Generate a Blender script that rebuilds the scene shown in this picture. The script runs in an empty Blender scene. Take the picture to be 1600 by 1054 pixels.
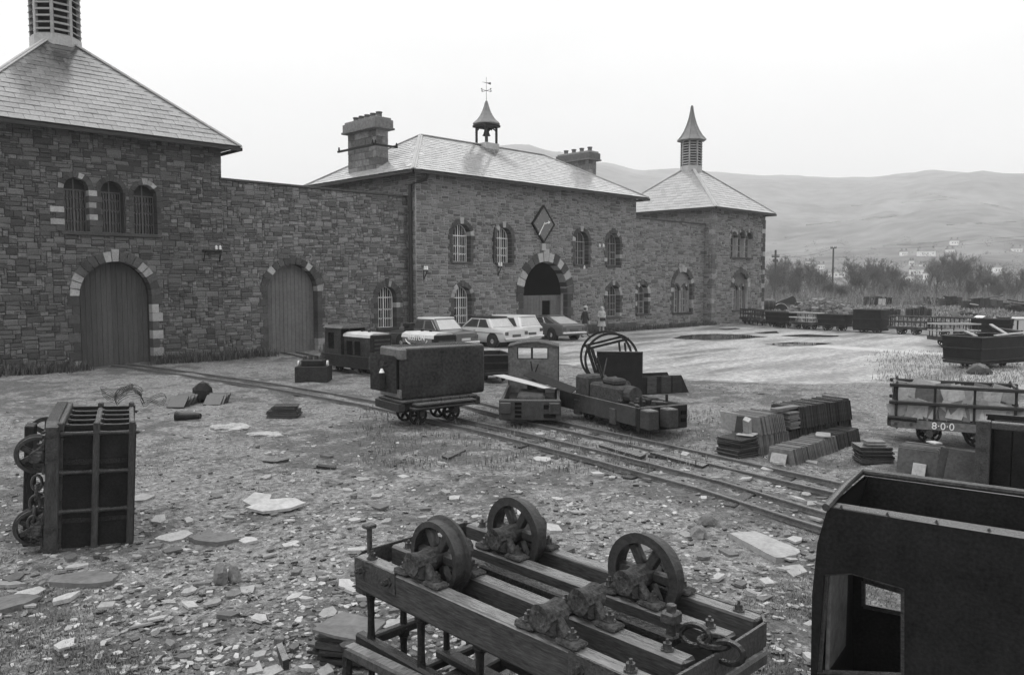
import bpy, bmesh, math, random
from mathutils import Vector, Matrix, noise
from mathutils.geometry import tessellate_polygon
random.seed(11)
R = math.radians
scene = bpy.context.scene
COL = scene.collection
# ------------------------------------------------------------------ camera
FPX, CH = 1244.0, 3.1                      # focal length in photo pixels, eye height
PITCH, YAW = math.atan(87/1244), R(45.2)
VH = Vector((math.cos(YAW), math.sin(YAW), 0)); RT = Vector((math.sin(YAW), -math.cos(YAW), 0)); UP = Vector((0, 0, 1))
FW = VH*math.cos(PITCH) - UP*math.sin(PITCH); CU = VH*math.sin(PITCH) + UP*math.cos(PITCH)
CAM = Vector((0, 0, CH))
cam = bpy.data.cameras.new('camera'); cam.sensor_width = 36; cam.lens = 36*FPX/1600
cam.clip_start = .05; cam.clip_end = 9000
co = bpy.data.objects.new('camera', cam); COL.objects.link(co)
co.matrix_world = Matrix((RT, CU, -FW)).transposed().to_4x4(); co.location = CAM
scene.camera = co
# ------------------------------------------------------------------ sky, sun, exposure
SUN_AZ, SUN_EL = R(152), R(58)             # direction towards the sun, measured from +X
w = bpy.data.worlds.new('World'); scene.world = w; w.use_nodes = True
nt = w.node_tree; nt.nodes.clear()
def nn(t, **k):
    n = nt.nodes.new(t)
    for a, b in k.items(): setattr(n, a, b)
    return n
out = nn('ShaderNodeOutputWorld'); bg = nn('ShaderNodeBackground'); bg.inputs[1].default_value = 1.05
sky = nn('ShaderNodeTexSky', sky_type='NISHITA'); sky.sun_disc = False; sky.sun_elevation = SUN_EL
sky.sun_rotation = math.pi/2 - SUN_AZ; sky.dust_density = 6; sky.air_density = 1
bw = nn('ShaderNodeRGBToBW'); sk = nn('ShaderNodeMath', operation='MULTIPLY'); sk.inputs[1].default_value = .008
tc = nn('ShaderNodeTexCoord'); sp = nn('ShaderNodeSeparateXYZ')
mz = nn('ShaderNodeMath', operation='MAXIMUM'); mz.inputs[1].default_value = 0
ov = nn('ShaderNodeMath', operation='MULTIPLY_ADD'); ov.inputs[1].default_value = .78; ov.inputs[2].default_value = .82
cl = nn('ShaderNodeTexNoise'); cl.inputs['Scale'].default_value = 2.2; cl.inputs['Detail'].default_value = 6
mp = nn('ShaderNodeMapping'); mp.inputs['Scale'].default_value = (1, 1, 3.5)
cm = nn('ShaderNodeMath', operation='MULTIPLY_ADD'); cm.inputs[1].default_value = .34; cm.inputs[2].default_value = .83
mu = nn('ShaderNodeMath', operation='MULTIPLY'); ad = nn('ShaderNodeMath', operation='ADD')
L = nt.links.new
L(sky.outputs[0], bw.inputs[0]); L(bw.outputs[0], sk.inputs[0])
L(tc.outputs['Generated'], sp.inputs[0]); L(sp.outputs[2], mz.inputs[0]); L(mz.outputs[0], ov.inputs[0])
L(tc.outputs['Generated'], mp.inputs[0]); L(mp.outputs[0], cl.inputs['Vector']); L(cl.outputs[0], cm.inputs[0])
L(ov.outputs[0], mu.inputs[0]); L(cm.outputs[0], mu.inputs[1]); L(mu.outputs[0], ad.inputs[0]); L(sk.outputs[0], ad.inputs[1])
L(ad.outputs[0], bg.inputs[0]); L(bg.outputs[0], out.inputs[0])
sl = bpy.data.lights.new('sun', 'SUN'); sl.energy = 1.4; sl.angle = R(30)
so = bpy.data.objects.new('sun', sl); COL.objects.link(so)
so.rotation_euler = Vector((math.cos(SUN_EL)*math.cos(SUN_AZ), math.cos(SUN_EL)*math.sin(SUN_AZ), math.sin(SUN_EL))).to_track_quat('Z', 'Y').to_euler()
vs = scene.view_settings; vs.view_transform = 'Standard'; vs.look = 'None'; vs.exposure = .1; vs.gamma = 1; vs.use_curve_mapping = False
scene.cycles.max_bounces = 8; scene.cycles.volume_bounces = 3

# ------------------------------------------------------------------ helpers
def ray(x, y): return FW + RT*((x-800)/FPX) - CU*((y-527)/FPX)
def G(x, y, z=0.0): r = ray(x, y); return CAM + r*((z-CH)/r.z)          # pixel -> point at height z
def onY(x, y, Y): r = ray(x, y); return CAM + r*(Y/r.y)
def atD(x, y, d): return CAM + ray(x, y)*d                               # pixel at depth d
def proj(p): d = p-CAM; z = d.dot(FW); return (800+FPX*d.dot(RT)/z, 527-FPX*d.dot(CU)/z, z)
def depth(p): return (p-CAM).dot(FW)

MATS = {}
def mat(name, v, var=.3, scale=4, rough=.75, bump=.25, spec=.4, island=0, fine=6, metal=0, coord='Object', coat=0, streak=None, wet=None, top_light=1):
    m = bpy.data.materials.new(name); m.use_nodes = True; t = m.node_tree; N = t.nodes; l = t.links.new
    b = N['Principled BSDF']; b.inputs['Roughness'].default_value = rough; b.inputs['Metallic'].default_value = metal
    b.inputs['Specular IOR Level'].default_value = spec; b.inputs['Coat Weight'].default_value = coat
    c = N.new('ShaderNodeTexCoord'); mp = N.new('ShaderNodeMapping'); l(c.outputs[coord], mp.inputs[0])
    if streak: mp.inputs['Scale'].default_value = streak
    n1 = N.new('ShaderNodeTexNoise'); n1.inputs['Scale'].default_value = scale; n1.inputs['Detail'].default_value = 5; n1.inputs['Roughness'].default_value = .65
    n2 = N.new('ShaderNodeTexNoise'); n2.inputs['Scale'].default_value = scale*fine; n2.inputs['Detail'].default_value = 3
    l(mp.outputs[0], n1.inputs['Vector']); l(mp.outputs[0], n2.inputs['Vector'])
    a = N.new('ShaderNodeMath'); a.operation = 'ADD'; l(n1.outputs[0], a.inputs[0]); l(n2.outputs[0], a.inputs[1])
    r = N.new('ShaderNodeMapRange'); r.inputs[1].default_value = .65; r.inputs[2].default_value = 1.35
    r.inputs[3].default_value = v*(1-var); r.inputs[4].default_value = v*(1+var); l(a.outputs[0], r.inputs[0])
    col = r.outputs[0]
    if island:
        g = N.new('ShaderNodeNewGeometry'); oi = N.new('ShaderNodeObjectInfo')
        s = N.new('ShaderNodeMath'); s.operation = 'ADD'; l(g.outputs['Random Per Island'], s.inputs[0]); l(oi.outputs['Random'], s.inputs[1])
        f = N.new('ShaderNodeMath'); f.operation = 'FRACT'; l(s.outputs[0], f.inputs[0])
        ir = N.new('ShaderNodeMapRange'); ir.inputs[3].default_value = 1-island; ir.inputs[4].default_value = 1+island; l(f.outputs[0], ir.inputs[0])
        k = N.new('ShaderNodeMath'); k.operation = 'MULTIPLY'; l(col, k.inputs[0]); l(ir.outputs[0], k.inputs[1]); col = k.outputs[0]
    l(col, b.inputs['Base Color'])
    if bump:
        bp = N.new('ShaderNodeBump'); bp.inputs['Strength'].default_value = bump; bp.inputs['Distance'].default_value = .03
        l(a.outputs[0], bp.inputs['Height']); l(bp.outputs[0], b.inputs['Normal'])
    if wet:                                    # rain lies on upward faces: glossier there
        g2 = N.new('ShaderNodeNewGeometry'); sx = N.new('ShaderNodeSeparateXYZ'); l(g2.outputs['True Normal'], sx.inputs[0])
        for sock, lo_, hi_ in (('Roughness', rough, wet[0]), ('Specular IOR Level', spec, wet[1])):
            q = N.new('ShaderNodeMapRange'); q.inputs[1].default_value = .6; q.inputs[2].default_value = .9; q.inputs[3].default_value = lo_; q.inputs[4].default_value = hi_; l(sx.outputs[2], q.inputs[0]); l(q.outputs[0], b.inputs[sock])
        if top_light != 1:                        # sky sheen on timber tops painted into the base colour
            q = N.new('ShaderNodeMapRange'); q.inputs[1].default_value = .75; q.inputs[2].default_value = .95; q.inputs[3].default_value = 1; q.inputs[4].default_value = top_light; l(sx.outputs[2], q.inputs[0])
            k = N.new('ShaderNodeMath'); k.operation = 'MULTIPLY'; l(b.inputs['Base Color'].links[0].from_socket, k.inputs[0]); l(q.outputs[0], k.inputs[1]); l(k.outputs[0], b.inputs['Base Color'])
    MATS[name] = m; return m
def stain(name, cx, wd, z0, z1, amount):       # soot washed down a roof below its turret
    t = MATS[name].node_tree; N = t.nodes; l = t.links.new; b = N['Principled BSDF']
    g = N.new('ShaderNodeNewGeometry'); s = N.new('ShaderNodeSeparateXYZ'); l(g.outputs['Position'], s.inputs[0])
    n = N.new('ShaderNodeTexNoise'); n.inputs['Scale'].default_value = 1.1; n.inputs['Detail'].default_value = 5; mp = N.new('ShaderNodeMapping'); mp.inputs['Scale'].default_value = (1.6, .5, .5); l(g.outputs['Position'], mp.inputs[0]); l(mp.outputs[0], n.inputs['Vector'])
    def M_(op, x, y):
        q = N.new('ShaderNodeMath'); q.operation = op
        for i, v in enumerate((x, y)):
            if isinstance(v, (int, float)): q.inputs[i].default_value = v
            else: l(v, q.inputs[i])
        return q.outputs[0]
    d = M_('ABSOLUTE', M_('SUBTRACT', s.outputs[0], cx), 0); d = M_('SUBTRACT', 1, M_('DIVIDE', d, wd)); z = M_('DIVIDE', M_('SUBTRACT', s.outputs[2], z0), z1-z0)
    f = M_('MULTIPLY', M_('MAXIMUM', d, 0), M_('MINIMUM', M_('MAXIMUM', z, 0), 1)); f = M_('MULTIPLY', f, M_('MULTIPLY', n.outputs[0], amount*2)); f = M_('SUBTRACT', 1, M_('MINIMUM', f, .75))
    l(M_('MULTIPLY', b.inputs['Base Color'].links[0].from_socket, f), b.inputs['Base Color'])

mat('stone_dark', .115, .6, 7, .85, .7, .25, island=.5)
mat('stone_mid', .165, .6, 7, .85, .7, .25, island=.45)
mat('mortar_dark', .03, .4, 3, .95, .5, .1)
mat('mortar_light', .3, .3, 3, .95, .5, .1)
mat('wall_far', .13, .5, 4, .9, .8, .2)
mat('dressed_dark', .06, .4, 4, .85, .4, .3, island=.35)
mat('dressed_light', .3, .3, 4, .8, .3, .3, island=.2)
mat('coping', .06, .4, 3, .8, .4, .3)
mat('roof_slate', .2, .3, 1.2, .16, .02, 1.0, island=.16, fine=9)
mat('roof_slate_glare', .38, .25, 1.2, .16, .02, 1.0, island=.12, fine=9)  # sky glare on the gatehouse roof put into a lighter base
mat('roof_slate_mid', .3, .25, 1.2, .16, .02, 1.0, island=.14, fine=9)  # same slate, base raised less for glare on the far tower roof
mat('painted_sky_glass', .42, .15, 3, .12, 0, .6)  # pale base stands in for sky reflected in misted rear windows
mat('roof_under', .06, .2, 3, .9, .1, .2)
mat('lead', .34, .25, 2, .4, .1, .5)
mat('spire_lead', .15, .3, 2, .45, .1, .4)
mat('wheel_iron', .03, .6, 9, .42, .2, .4)
mat('gutter', .02, .3, 4, .6, .1, .4)
mat('louvre', .3, .3, 5, .7, .2, .3, island=.2)
mat('door_wood', .07, .35, 2.2, .8, .4, .25, island=.18, streak=(6, 6, .5))
mat('gate_paint', .12, .25, 1.5, .7, .2, .3, island=.08)
mat('glass', .008, .3, 3, .08, .02, .5)
mat('glass_sky', .05, .3, 3, .06, .01, .6)
mat('white_iron', .72, .2, 12, .5, .1, .4)
mat('dark_iron_bar', .08, .4, 20, .5, .1, .5)
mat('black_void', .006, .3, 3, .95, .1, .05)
mat('iron', .018, .6, 7, .6, .4, .12, wet=(.25, .8), fine=8)
mat('iron_plate', .013, .7, 3.5, .5, .08, .12, wet=(.22, .8), fine=12)
mat('iron_worn', .045, .65, 6, .5, .3, .2, wet=(.2, .9), fine=9)
mat('rust', .05, .8, 10, .8, .4, .15, fine=6)
mat('rail_steel', .1, .5, 6, .32, .2, .6)
mat('wood_old', .045, .6, 3, .7, .2, .12, wet=(.17, 1.0), top_light=3.0, streak=(1, 6, 6), island=.15)  # upward faces painted lighter to stand for sky sheen
mat('wood_dark', .028, .5, 3, .7, .4, .12, wet=(.22, .9), streak=(1, 6, 6), island=.2)
mat('wood_pale', .32, .35, 3, .75, .4, .3, streak=(1, 5, 5), island=.2)
mat('paint_grey', .11, .5, 3, .5, .15, .25, wet=(.2, 1.0))
mat('paint_dark', .028, .9, 1.6, .5, .04, .15, wet=(.2, 1.0), fine=10)
mat('paint_white', .72, .12, 5, .6, .05, .4)
mat('slate', .12, .35, 3, .5, .25, .4, island=.25)
mat('slate_dark', .04, .4, 4, .6, .3, .15, wet=(.25, .9), island=.45)
mat('slate_pale', .31, .3, 3, .5, .2, .5, island=.3)
mat('chips', .25, .3, 6, .6, .3, .45, island=.75)
mat('boulder', .16, .4, 4, .8, .6, .3, island=.3)
mat('grass', .15, .4, 2, .9, 0, .2, island=.6)
mat('weed', .07, .4, 2, .9, 0, .2, island=.5)
mat('twig', .12, .3, 2, .9, 0, .15, island=.35)
mat('brush', .2, .3, 2, .95, 0, .1, island=.5)
mat('car_white', .62, .06, 2, .35, 0, .5, coat=.5)
mat('car_pale', .5, .08, 2, .35, 0, .5, coat=.5)
mat('car_dark', .06, .1, 2, .35, 0, .5, coat=.5)
mat('car_grey', .085, .1, 2, .35, 0, .5, coat=.4)
mat('vinyl', .03, .2, 20, .85, .2, .03)
mat('tyre', .02, .3, 10, .85, .3, .2)
mat('chrome', .6, .1, 4, .2, 0, .5, metal=.8)
mat('lens', .06, .2, 5, .25, 0, .5)
mat('skin', .38, .1, 10, .6, .05, .4)
mat('cloth_dark', .035, .3, 15, .9, .3, .2)
mat('cloth_grey', .13, .35, 9, .9, .3, .2)
mat('cloth_pale', .42, .4, 9, .9, .3, .2)
mat('hair', .05, .3, 30, .7, .3, .3)
mat('hair_pale', .45, .2, 30, .7, .3, .3)
mat('house_wall', .75, .1, 1, .8, 0, .2)
mat('house_roof', .12, .2, 1, .6, 0, .3)
mat('pole_wood', .06, .3, 4, .85, .2, .2)
mat('sack', .33, .4, 5, .8, .3, .3)
mat('terracotta', .1, .3, 5, .8, .2, .3)
mat('clock_face', .13, .2, 4, .5, .1, .4)
mat('pale_sheet', .46, .15, 2, .5, 0, .4)
mat('hill', .14, .7, .01, .95, 0, .05, fine=5)
MATS['hill'].node_tree.nodes['Noise Texture.001'].inputs['Detail'].default_value = 8

stain('roof_slate', 9.7, 1.9, 10.2, 12.6, 1.3); stain('roof_slate_glare', 32.6, 1.1, 9.3, 11.0, 1.5); stain('roof_slate_mid', 55.2, 1.3, 10.6, 12.2, .8)

class MB:
    def __init__(s): s.v = []; s.f = []
    def add(s, vs, fs, M=None):
        o = len(s.v)
        s.v += [(M @ Vector(p)) if M is not None else Vector(p) for p in vs]
        s.f += [tuple(i+o for i in f) for f in fs]; return s
    def box(s, x0, x1, y0, y1, z0, z1, c=0, M=None):
        if c <= 0:
            vs = [(x, y, z) for x in (x0, x1) for y in (y0, y1) for z in (z0, z1)]
            return s.add(vs, [(0, 1, 3, 2), (4, 6, 7, 5), (0, 4, 5, 1), (2, 3, 7, 6), (0, 2, 6, 4), (1, 5, 7, 3)], M)
        lo = (x0, y0, z0); hi = (x1, y1, z1); vs = []; idx = {}
        for sx in (0, 1):
            for sy in (0, 1):
                for sz in (0, 1):
                    sg = (sx, sy, sz)
                    for a in range(3):
                        p = [(hi[k]-(0 if k == a else c)) if sg[k] else (lo[k]+(0 if k == a else c)) for k in range(3)]
                        idx[(sg, a)] = len(vs); vs.append(tuple(p))
        fs = []
        for a in range(3):
            b, d = [(1, 2), (0, 2), (0, 1)][a]
            for e in (0, 1):
                q = []
                for (u, w_) in ((0, 0), (1, 0), (1, 1), (0, 1)):
                    sg = [0, 0, 0]; sg[a] = e; sg[b] = u; sg[d] = w_; q.append(idx[(tuple(sg), a)])
                fs.append(tuple(q))
        for a in range(3):      # edges running along axis a
            b, d = [(1, 2), (0, 2), (0, 1)][a]
            for u in (0, 1):
                for w_ in (0, 1):
                    s0 = [0, 0, 0]; s0[b] = u; s0[d] = w_; s1 = list(s0); s1[a] = 1
                    fs.append((idx[(tuple(s0), b)], idx[(tuple(s1), b)], idx[(tuple(s1), d)], idx[(tuple(s0), d)]))
        for sx in (0, 1):
            for sy in (0, 1):
                for sz in (0, 1): fs.append(tuple(idx[((sx, sy, sz), a)] for a in range(3)))
        return s.add(vs, fs, M)
    def beam(s, p, q, w_, h, c=0, up=(0, 0, 1), ext=0):
        p = Vector(p); q = Vector(q); d = (q-p); ln = d.length; d.normalize(); u = Vector(up)
        if abs(d.dot(u)) > .98: u = Vector((0, 1, 0))
        y = u.cross(d).normalized(); z = d.cross(y)
        M = Matrix((d, y, z)).transposed().to_4x4(); M.translation = p
        return s.box(-ext, ln+ext, -w_/2, w_/2, -h/2, h/2, c, M)
    def cyl(s, p, q, r, r2=None, n=10, cap=True):
        p = Vector(p); q = Vector(q); r2 = r if r2 is None else r2
        d = (q-p).normalized(); a = d.orthogonal().normalized(); b = d.cross(a); vs = []; fs = []
        for i in range(n):
            t = 2*math.pi*i/n; e = a*math.cos(t)+b*math.sin(t); vs += [p+e*r, q+e*r2]
        for i in range(n): j = (i+1) % n; fs.append((2*i, 2*j, 2*j+1, 2*i+1))
        if cap: fs += [tuple(2*i for i in range(n))[::-1], tuple(2*i+1 for i in range(n))]
        return s.add(vs, fs)
    def lathe(s, prof, n=12, M=None, rot=0):
        vs = []; fs = []
        for (r, z) in prof:
            for i in range(n): t = 2*math.pi*i/n+rot; vs.append((r*math.cos(t), r*math.sin(t), z))
        for k in range(len(prof)-1):
            for i in range(n): j = (i+1) % n; fs.append((k*n+i, k*n+j, k*n+n+j, k*n+n+i))
        if prof[0] != prof[-1]: fs += [tuple(range(n))[::-1], tuple((len(prof)-1)*n+i for i in range(n))]
        return s.add(vs, fs, M)
    def tube(s, pts, r, n=6, closed=False):
        pts = [Vector(p) for p in pts]; m = len(pts); vs = []; fs = []; a = None
        for i, p in enumerate(pts):
            d = (pts[(i+1) % m]-pts[i-1]) if (closed or 0 < i < m-1) else (pts[1]-pts[0] if i == 0 else pts[-1]-pts[-2])
            d.normalize()
            a = d.orthogonal().normalized() if a is None else (a-d*a.dot(d)).normalized()
            b = d.cross(a); rr = r[i] if isinstance(r, (list, tuple)) else r
            for k in range(n): t = 2*math.pi*k/n; vs.append(p+a*(rr*math.cos(t))+b*(rr*math.sin(t)))
        for i in range(m if closed else m-1):
            i2 = (i+1) % m
            for k in range(n): k2 = (k+1) % n; fs.append((i*n+k, i*n+k2, i2*n+k2, i2*n+k))
        if not closed: fs += [tuple(range(n))[::-1], tuple((m-1)*n+k for k in range(n))]
        return s.add(vs, fs)
    def prism(s, poly, d0, d1, M=None):      # poly in local x,z ; extruded along local y
        n = len(poly)
        vs = [(x, d0, z) for x, z in poly]+[(x, d1, z) for x, z in poly]
        fs = [(i, (i+1) % n, n+(i+1) % n, n+i) for i in range(n)]
        tri = tessellate_polygon([[Vector((x, z, 0)) for x, z in poly]])
        fs += [tuple(t) for t in tri]+[tuple(n+i for i in t[::-1]) for t in tri]
        return s.add(vs, fs, M)
    def mesh(s, name, m=None, smooth=False, bevel=0, recalc=True):
        me = bpy.data.meshes.new(name); me.from_pydata([tuple(v) for v in s.v], [], s.f)
        if recalc and len(s.f) < 30000:
            bm = bmesh.new(); bm.from_mesh(me)
            if bevel: bmesh.ops.bevel(bm, geom=[e for e in bm.edges if len(e.link_faces) == 2 and e.calc_face_angle(0) > .5], offset=bevel, segments=3, affect='EDGES', profile=.5)
            bmesh.ops.recalc_face_normals(bm, faces=bm.faces); bm.to_mesh(me); bm.free()
        if smooth:
            me.polygons.foreach_set('use_smooth', [True]*len(me.polygons))
            try: me.set_sharp_from_angle(angle=R(40))
            except Exception: pass
        if m: me.materials.append(MATS[m])
        me.update(); return me
    def build(s, name, m, parent=None, smooth=False, bevel=0, recalc=True, M=None):
        o = bpy.data.objects.new(name, s.mesh(name, m, smooth, bevel, recalc)); COL.objects.link(o)
        if parent is not None: o.parent = parent
        if M is not None: o.matrix_local = M
        return o
def obj(name, me, parent=None, M=None):
    o = bpy.data.objects.new(name, me); COL.objects.link(o)
    if parent is not None: o.parent = parent
    if M is not None: o.matrix_local = M
    return o
def tag(o, label=None, cat=None, group=None, kind=None):
    if label: o['label'] = label
    if cat: o['category'] = cat
    if group: o['group'] = group
    if kind: o['kind'] = kind
    return o
def thing(name, label, cat, loc=(0, 0, 0), rz=0, group=None):
    o = bpy.data.objects.new(name, None); COL.objects.link(o); o.location = loc; o.rotation_euler = (0, 0, rz)
    o.empty_display_size = .2
    return tag(o, label, cat, group)
def kids(o): return CH_MAP.get(o.name, [])
def dup(o, label=None, loc=None, rz=None, group=None):
    def cp(a, par):
        c = a.copy(); COL.objects.link(c)
        if par is not None: c.parent = par
        for ch in a.children: cp(ch, c)
        return c
    c = cp(o, None)
    if label: c['label'] = label
    if group: c['group'] = group
    if loc is not None: c.location = loc
    if rz is not None: c.rotation_euler = (0, 0, rz)
    return c
def sub(M, *a): return M @ Matrix.Translation(a)
def text_mesh(s, size, depth_=.004):
    cu = bpy.data.curves.new('t', 'FONT'); cu.body = s; cu.size = size; cu.extrude = depth_; cu.align_x = 'CENTER'; cu.align_y = 'CENTER'; cu.resolution_u = 3
    o = bpy.data.objects.new('t', cu); COL.objects.link(o); bpy.context.view_layer.update()
    me = bpy.data.meshes.new_from_object(o); bpy.data.objects.remove(o); bpy.data.curves.remove(cu); return me
def plate_mesh(outline, holes, th, name='plate'):        # x,z polygon with holes, solid, thickness along +y
    cu = bpy.data.curves.new('p', 'CURVE'); cu.dimensions = '2D'; cu.fill_mode = 'BOTH'; cu.extrude = th/2
    for poly in [outline]+holes:
        s = cu.splines.new('POLY'); s.points.add(len(poly)-1)
        for q, (x, z) in zip(s.points, poly): q.co = (x, z, 0, 1)
        s.use_cyclic_u = True
    o = bpy.data.objects.new('p', cu); COL.objects.link(o); bpy.context.view_layer.update()
    me = bpy.data.meshes.new_from_object(o); bpy.data.objects.remove(o); bpy.data.curves.remove(cu)
    me.transform(Matrix(((1, 0, 0, 0), (0, 0, 1, th/2), (0, 1, 0, 0), (0, 0, 0, 1)))); me.name = name; me.materials.clear(); return me
def fbm(x, y, z=0, o=4): return noise.fractal(Vector((x, y, z)), .9, 2.1, o)
# ------------------------------------------------------------------ ground, hill
YARD = [(20, 33), (20.3, 26), (22.3, 21.5), (21.2, 16), (22.4, 12.3), (25, 8.9), (26.3, 5.5), (27.5, -25)]
def yard_edge(y):
    for (xa, ya), (xb, yb) in zip(YARD, YARD[1:]):
        if yb <= y <= ya: return xa+(xb-xa)*(ya-y)/(ya-yb)
    return YARD[0][0] if y > 33 else YARD[-1][0]
def yardness(x, y):
    d = min(x-yard_edge(y), 49.5-x)+.9*fbm(x*.35, y*.35, 3)
    return max(0, min(1, .5+d/1.4))
def gz(x, y):
    if x < -12 or x > 75 or y < -12 or y > 70: return 0
    k = 1-yardness(x, y)
    b = .05*fbm(x*.55, y*.55, 1, 3)+.022*fbm(x*2.3, y*2.3, 5, 3)
    e = max(0, min(1, min(x+12, 75-x, y+12, 70-y)/4))
    return b*(.1+.9*k)*e
def axis(lo, hi, a, b, step):
    f = [a+i*step for i in range(int((b-a)/step)+1)]
    o = []; d = step; x = f[-1]
    while x < hi: d *= 1.35; x += d; o.append(x)
    i = []; d = step; x = a
    while x > lo: d *= 1.35; x -= d; i.append(x)
    return i[::-1]+f+o
gx = axis(-3500, 5000, -3, 54, .22); gy = axis(-3500, 5000, -2, 33, .22)
me = bpy.data.meshes.new('ground')
vs_ = []; yv = []
for y in gy:
    for x in gx:
        vs_.append((x, y, gz(x, y))); yv.append(yardness(x, y) if -5 < x < 60 else 0)
nx = len(gx)
me.from_pydata(vs_, [], [(j*nx+i, j*nx+i+1, (j+1)*nx+i+1, (j+1)*nx+i) for j in range(len(gy)-1) for i in range(nx-1)])
at = me.attributes.new('yard', 'FLOAT', 'POINT'); at.data.foreach_set('value', yv)
def paleness(x, y):
    a, c = Vector((37.6, 17.2)), Vector((37.2, 10.2)); p = Vector((x, y)); t = max(0, min(1, (p-a).dot(c-a)/(c-a).length_squared)); d = (p-a.lerp(c, t)).length
    return max(0, 1.15-d/1.5)
at = me.attributes.new('pale', 'FLOAT', 'POINT'); at.data.foreach_set('value', [paleness(p[0], p[1]) for p in vs_])
me.polygons.foreach_set('use_smooth', [True]*len(me.polygons))
def ground_mat():
    m = bpy.data.materials.new('ground'); m.use_nodes = True; t = m.node_tree; N = t.nodes; l = t.links.new; b = N['Principled BSDF']
    c = N.new('ShaderNodeTexCoord')
    def nz(sc, det=6, ro=.65, sv=None):
        n = N.new('ShaderNodeTexNoise'); n.inputs['Scale'].default_value = sc; n.inputs['Detail'].default_value = det; n.inputs['Roughness'].default_value = ro
        if sv:
            mp = N.new('ShaderNodeMapping'); mp.inputs['Scale'].default_value = sv; mp.inputs['Rotation'].default_value = (0, 0, R(-25)); l(c.outputs['Object'], mp.inputs[0]); l(mp.outputs[0], n.inputs['Vector'])
        else: l(c.outputs['Object'], n.inputs['Vector'])
        return n.outputs[0]
    def mr(x, a, b_, p, q):
        r = N.new('ShaderNodeMapRange'); r.inputs[1].default_value = a; r.inputs[2].default_value = b_; r.inputs[3].default_value = p; r.inputs[4].default_value = q; l(x, r.inputs[0]); return r.outputs[0]
    def mth(op, x, y):
        r = N.new('ShaderNodeMath'); r.operation = op; l(x, r.inputs[0])
        if isinstance(y, (int, float)): r.inputs[1].default_value = y
        else: l(y, r.inputs[1])
        return r.outputs[0]
    def mix(f, a, b_):
        r = N.new('ShaderNodeMix'); l(f, r.inputs[0])
        for i, q in ((2, a), (3, b_)):
            if isinstance(q, (int, float)): r.inputs[i].default_value = q
            else: l(q, r.inputs[i])
        return r.outputs[0]
    big, med, fin, pep = nz(.28), nz(1.7), nz(11), nz(60, 3)
    moss = mr(mth('ADD', med, mth('MULTIPLY', big, .9)), .86, .99, 0, 1)
    gravel = mth('MULTIPLY', mr(fin, .36, .66, .07, .28), mr(pep, .32, .68, .45, 1.6))
    grass = mth('MULTIPLY', mr(fin, .32, .68, .035, .125), mr(pep, .32, .68, .5, 1.5))
    rough_g = mix(moss, grass, gravel)
    va = N.new('ShaderNodeAttribute'); va.attribute_name = 'yard'
    ym = mr(mth('ADD', va.outputs['Fac'], mth('MULTIPLY', mth('SUBTRACT', nz(2.2, 8), .5), 1.3)), .35, .7, 0, 1)
    wet = nz(.5, 7, .6, (.35, 1.4, 1))
    pa2 = N.new('ShaderNodeAttribute'); pa2.attribute_name = 'pale'
    pm = mr(mth('ADD', pa2.outputs['Fac'], mth('MULTIPLY', mth('SUBTRACT', nz(1.4, 8), .5), 1.6)), .55, .85, 0, 1)
    yard = mth('MULTIPLY', mth('MULTIPLY', mr(wet, .38, .58, .15, .36), mr(nz(4, 8, .75), .38, .62, .55, 1.4)), mr(mth('ADD', fin, pep), .7, 1.3, .6, 1.35))
    yard = mix(pm, yard, .42)
    l(mix(ym, rough_g, yard), b.inputs['Base Color'])
    l(mix(ym, .85, mr(wet, .35, .6, .38, .7)), b.inputs['Roughness']); b.inputs['Specular IOR Level'].default_value = .4
    h = mth('ADD', mth('MULTIPLY', fin, .7), mth('MULTIPLY', pep, .3))
    bp = N.new('ShaderNodeBump'); bp.inputs['Distance'].default_value = .03; l(h, bp.inputs['Height']); l(mr(ym, 0, 1, .9, .25), bp.inputs['Strength']); l(bp.outputs[0], b.inputs['Normal'])
    return m
me.materials.append(ground_mat())
ground = tag(obj('ground', me), 'muddy slate-strewn works yard with a pale wet gravel roadway', kind='structure')

PUD = bpy.data.materials.new('puddle'); PUD.use_nodes = True
pb = PUD.node_tree.nodes['Principled BSDF']; pb.inputs['Base Color'].default_value = (.035, .035, .035, 1); pb.inputs['Roughness'].default_value = .03; pb.inputs['Specular IOR Level'].default_value = .5
def puddle(px, label, z=.014, m=None):
    P = [G(x, y, z) for x, y in px]; n = len(P); c = sum(P, Vector())/n; ring = []
    for i in range(n):
        for k in range(4):
            q = P[i].lerp(P[(i+1) % n], k/4); d = q-c; ring.append(c+d*(1+.16*fbm(q.x*1.7, q.y*1.7, 9)))
    b = MB(); b.add(ring, [tuple(range(len(ring)))]); o = b.build('puddle', None); o.data.materials.append(m or PUD)
    tag(o, label, kind='structure')
puddle([(1052, 528), (1072, 523), (1120, 521), (1170, 523), (1192, 526), (1160, 529), (1100, 531)], 'long dark puddle in front of the far tower')
puddle([(1478, 601), (1495, 598), (1530, 601), (1566, 605), (1590, 610), (1560, 609), (1520, 608)], 'dark puddle beyond the numbered slate wagon')
puddle([(1178, 519), (1215, 517), (1216, 520), (1190, 520.5)], 'small thin puddle near the wagon row')
puddle([(1190, 537), (1240, 534), (1300, 536), (1270, 539.5), (1220, 540)], 'shallow dull puddle in the middle of the gravel')
puddle([(1220, 524), (1260, 522), (1310, 524), (1300, 526), (1250, 526)], 'narrow puddle below the tall iron box wagon')
puddle([(1122, 513.5), (1150, 512), (1158, 514), (1135, 515)], 'thin puddle by the far tower foot')

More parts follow.
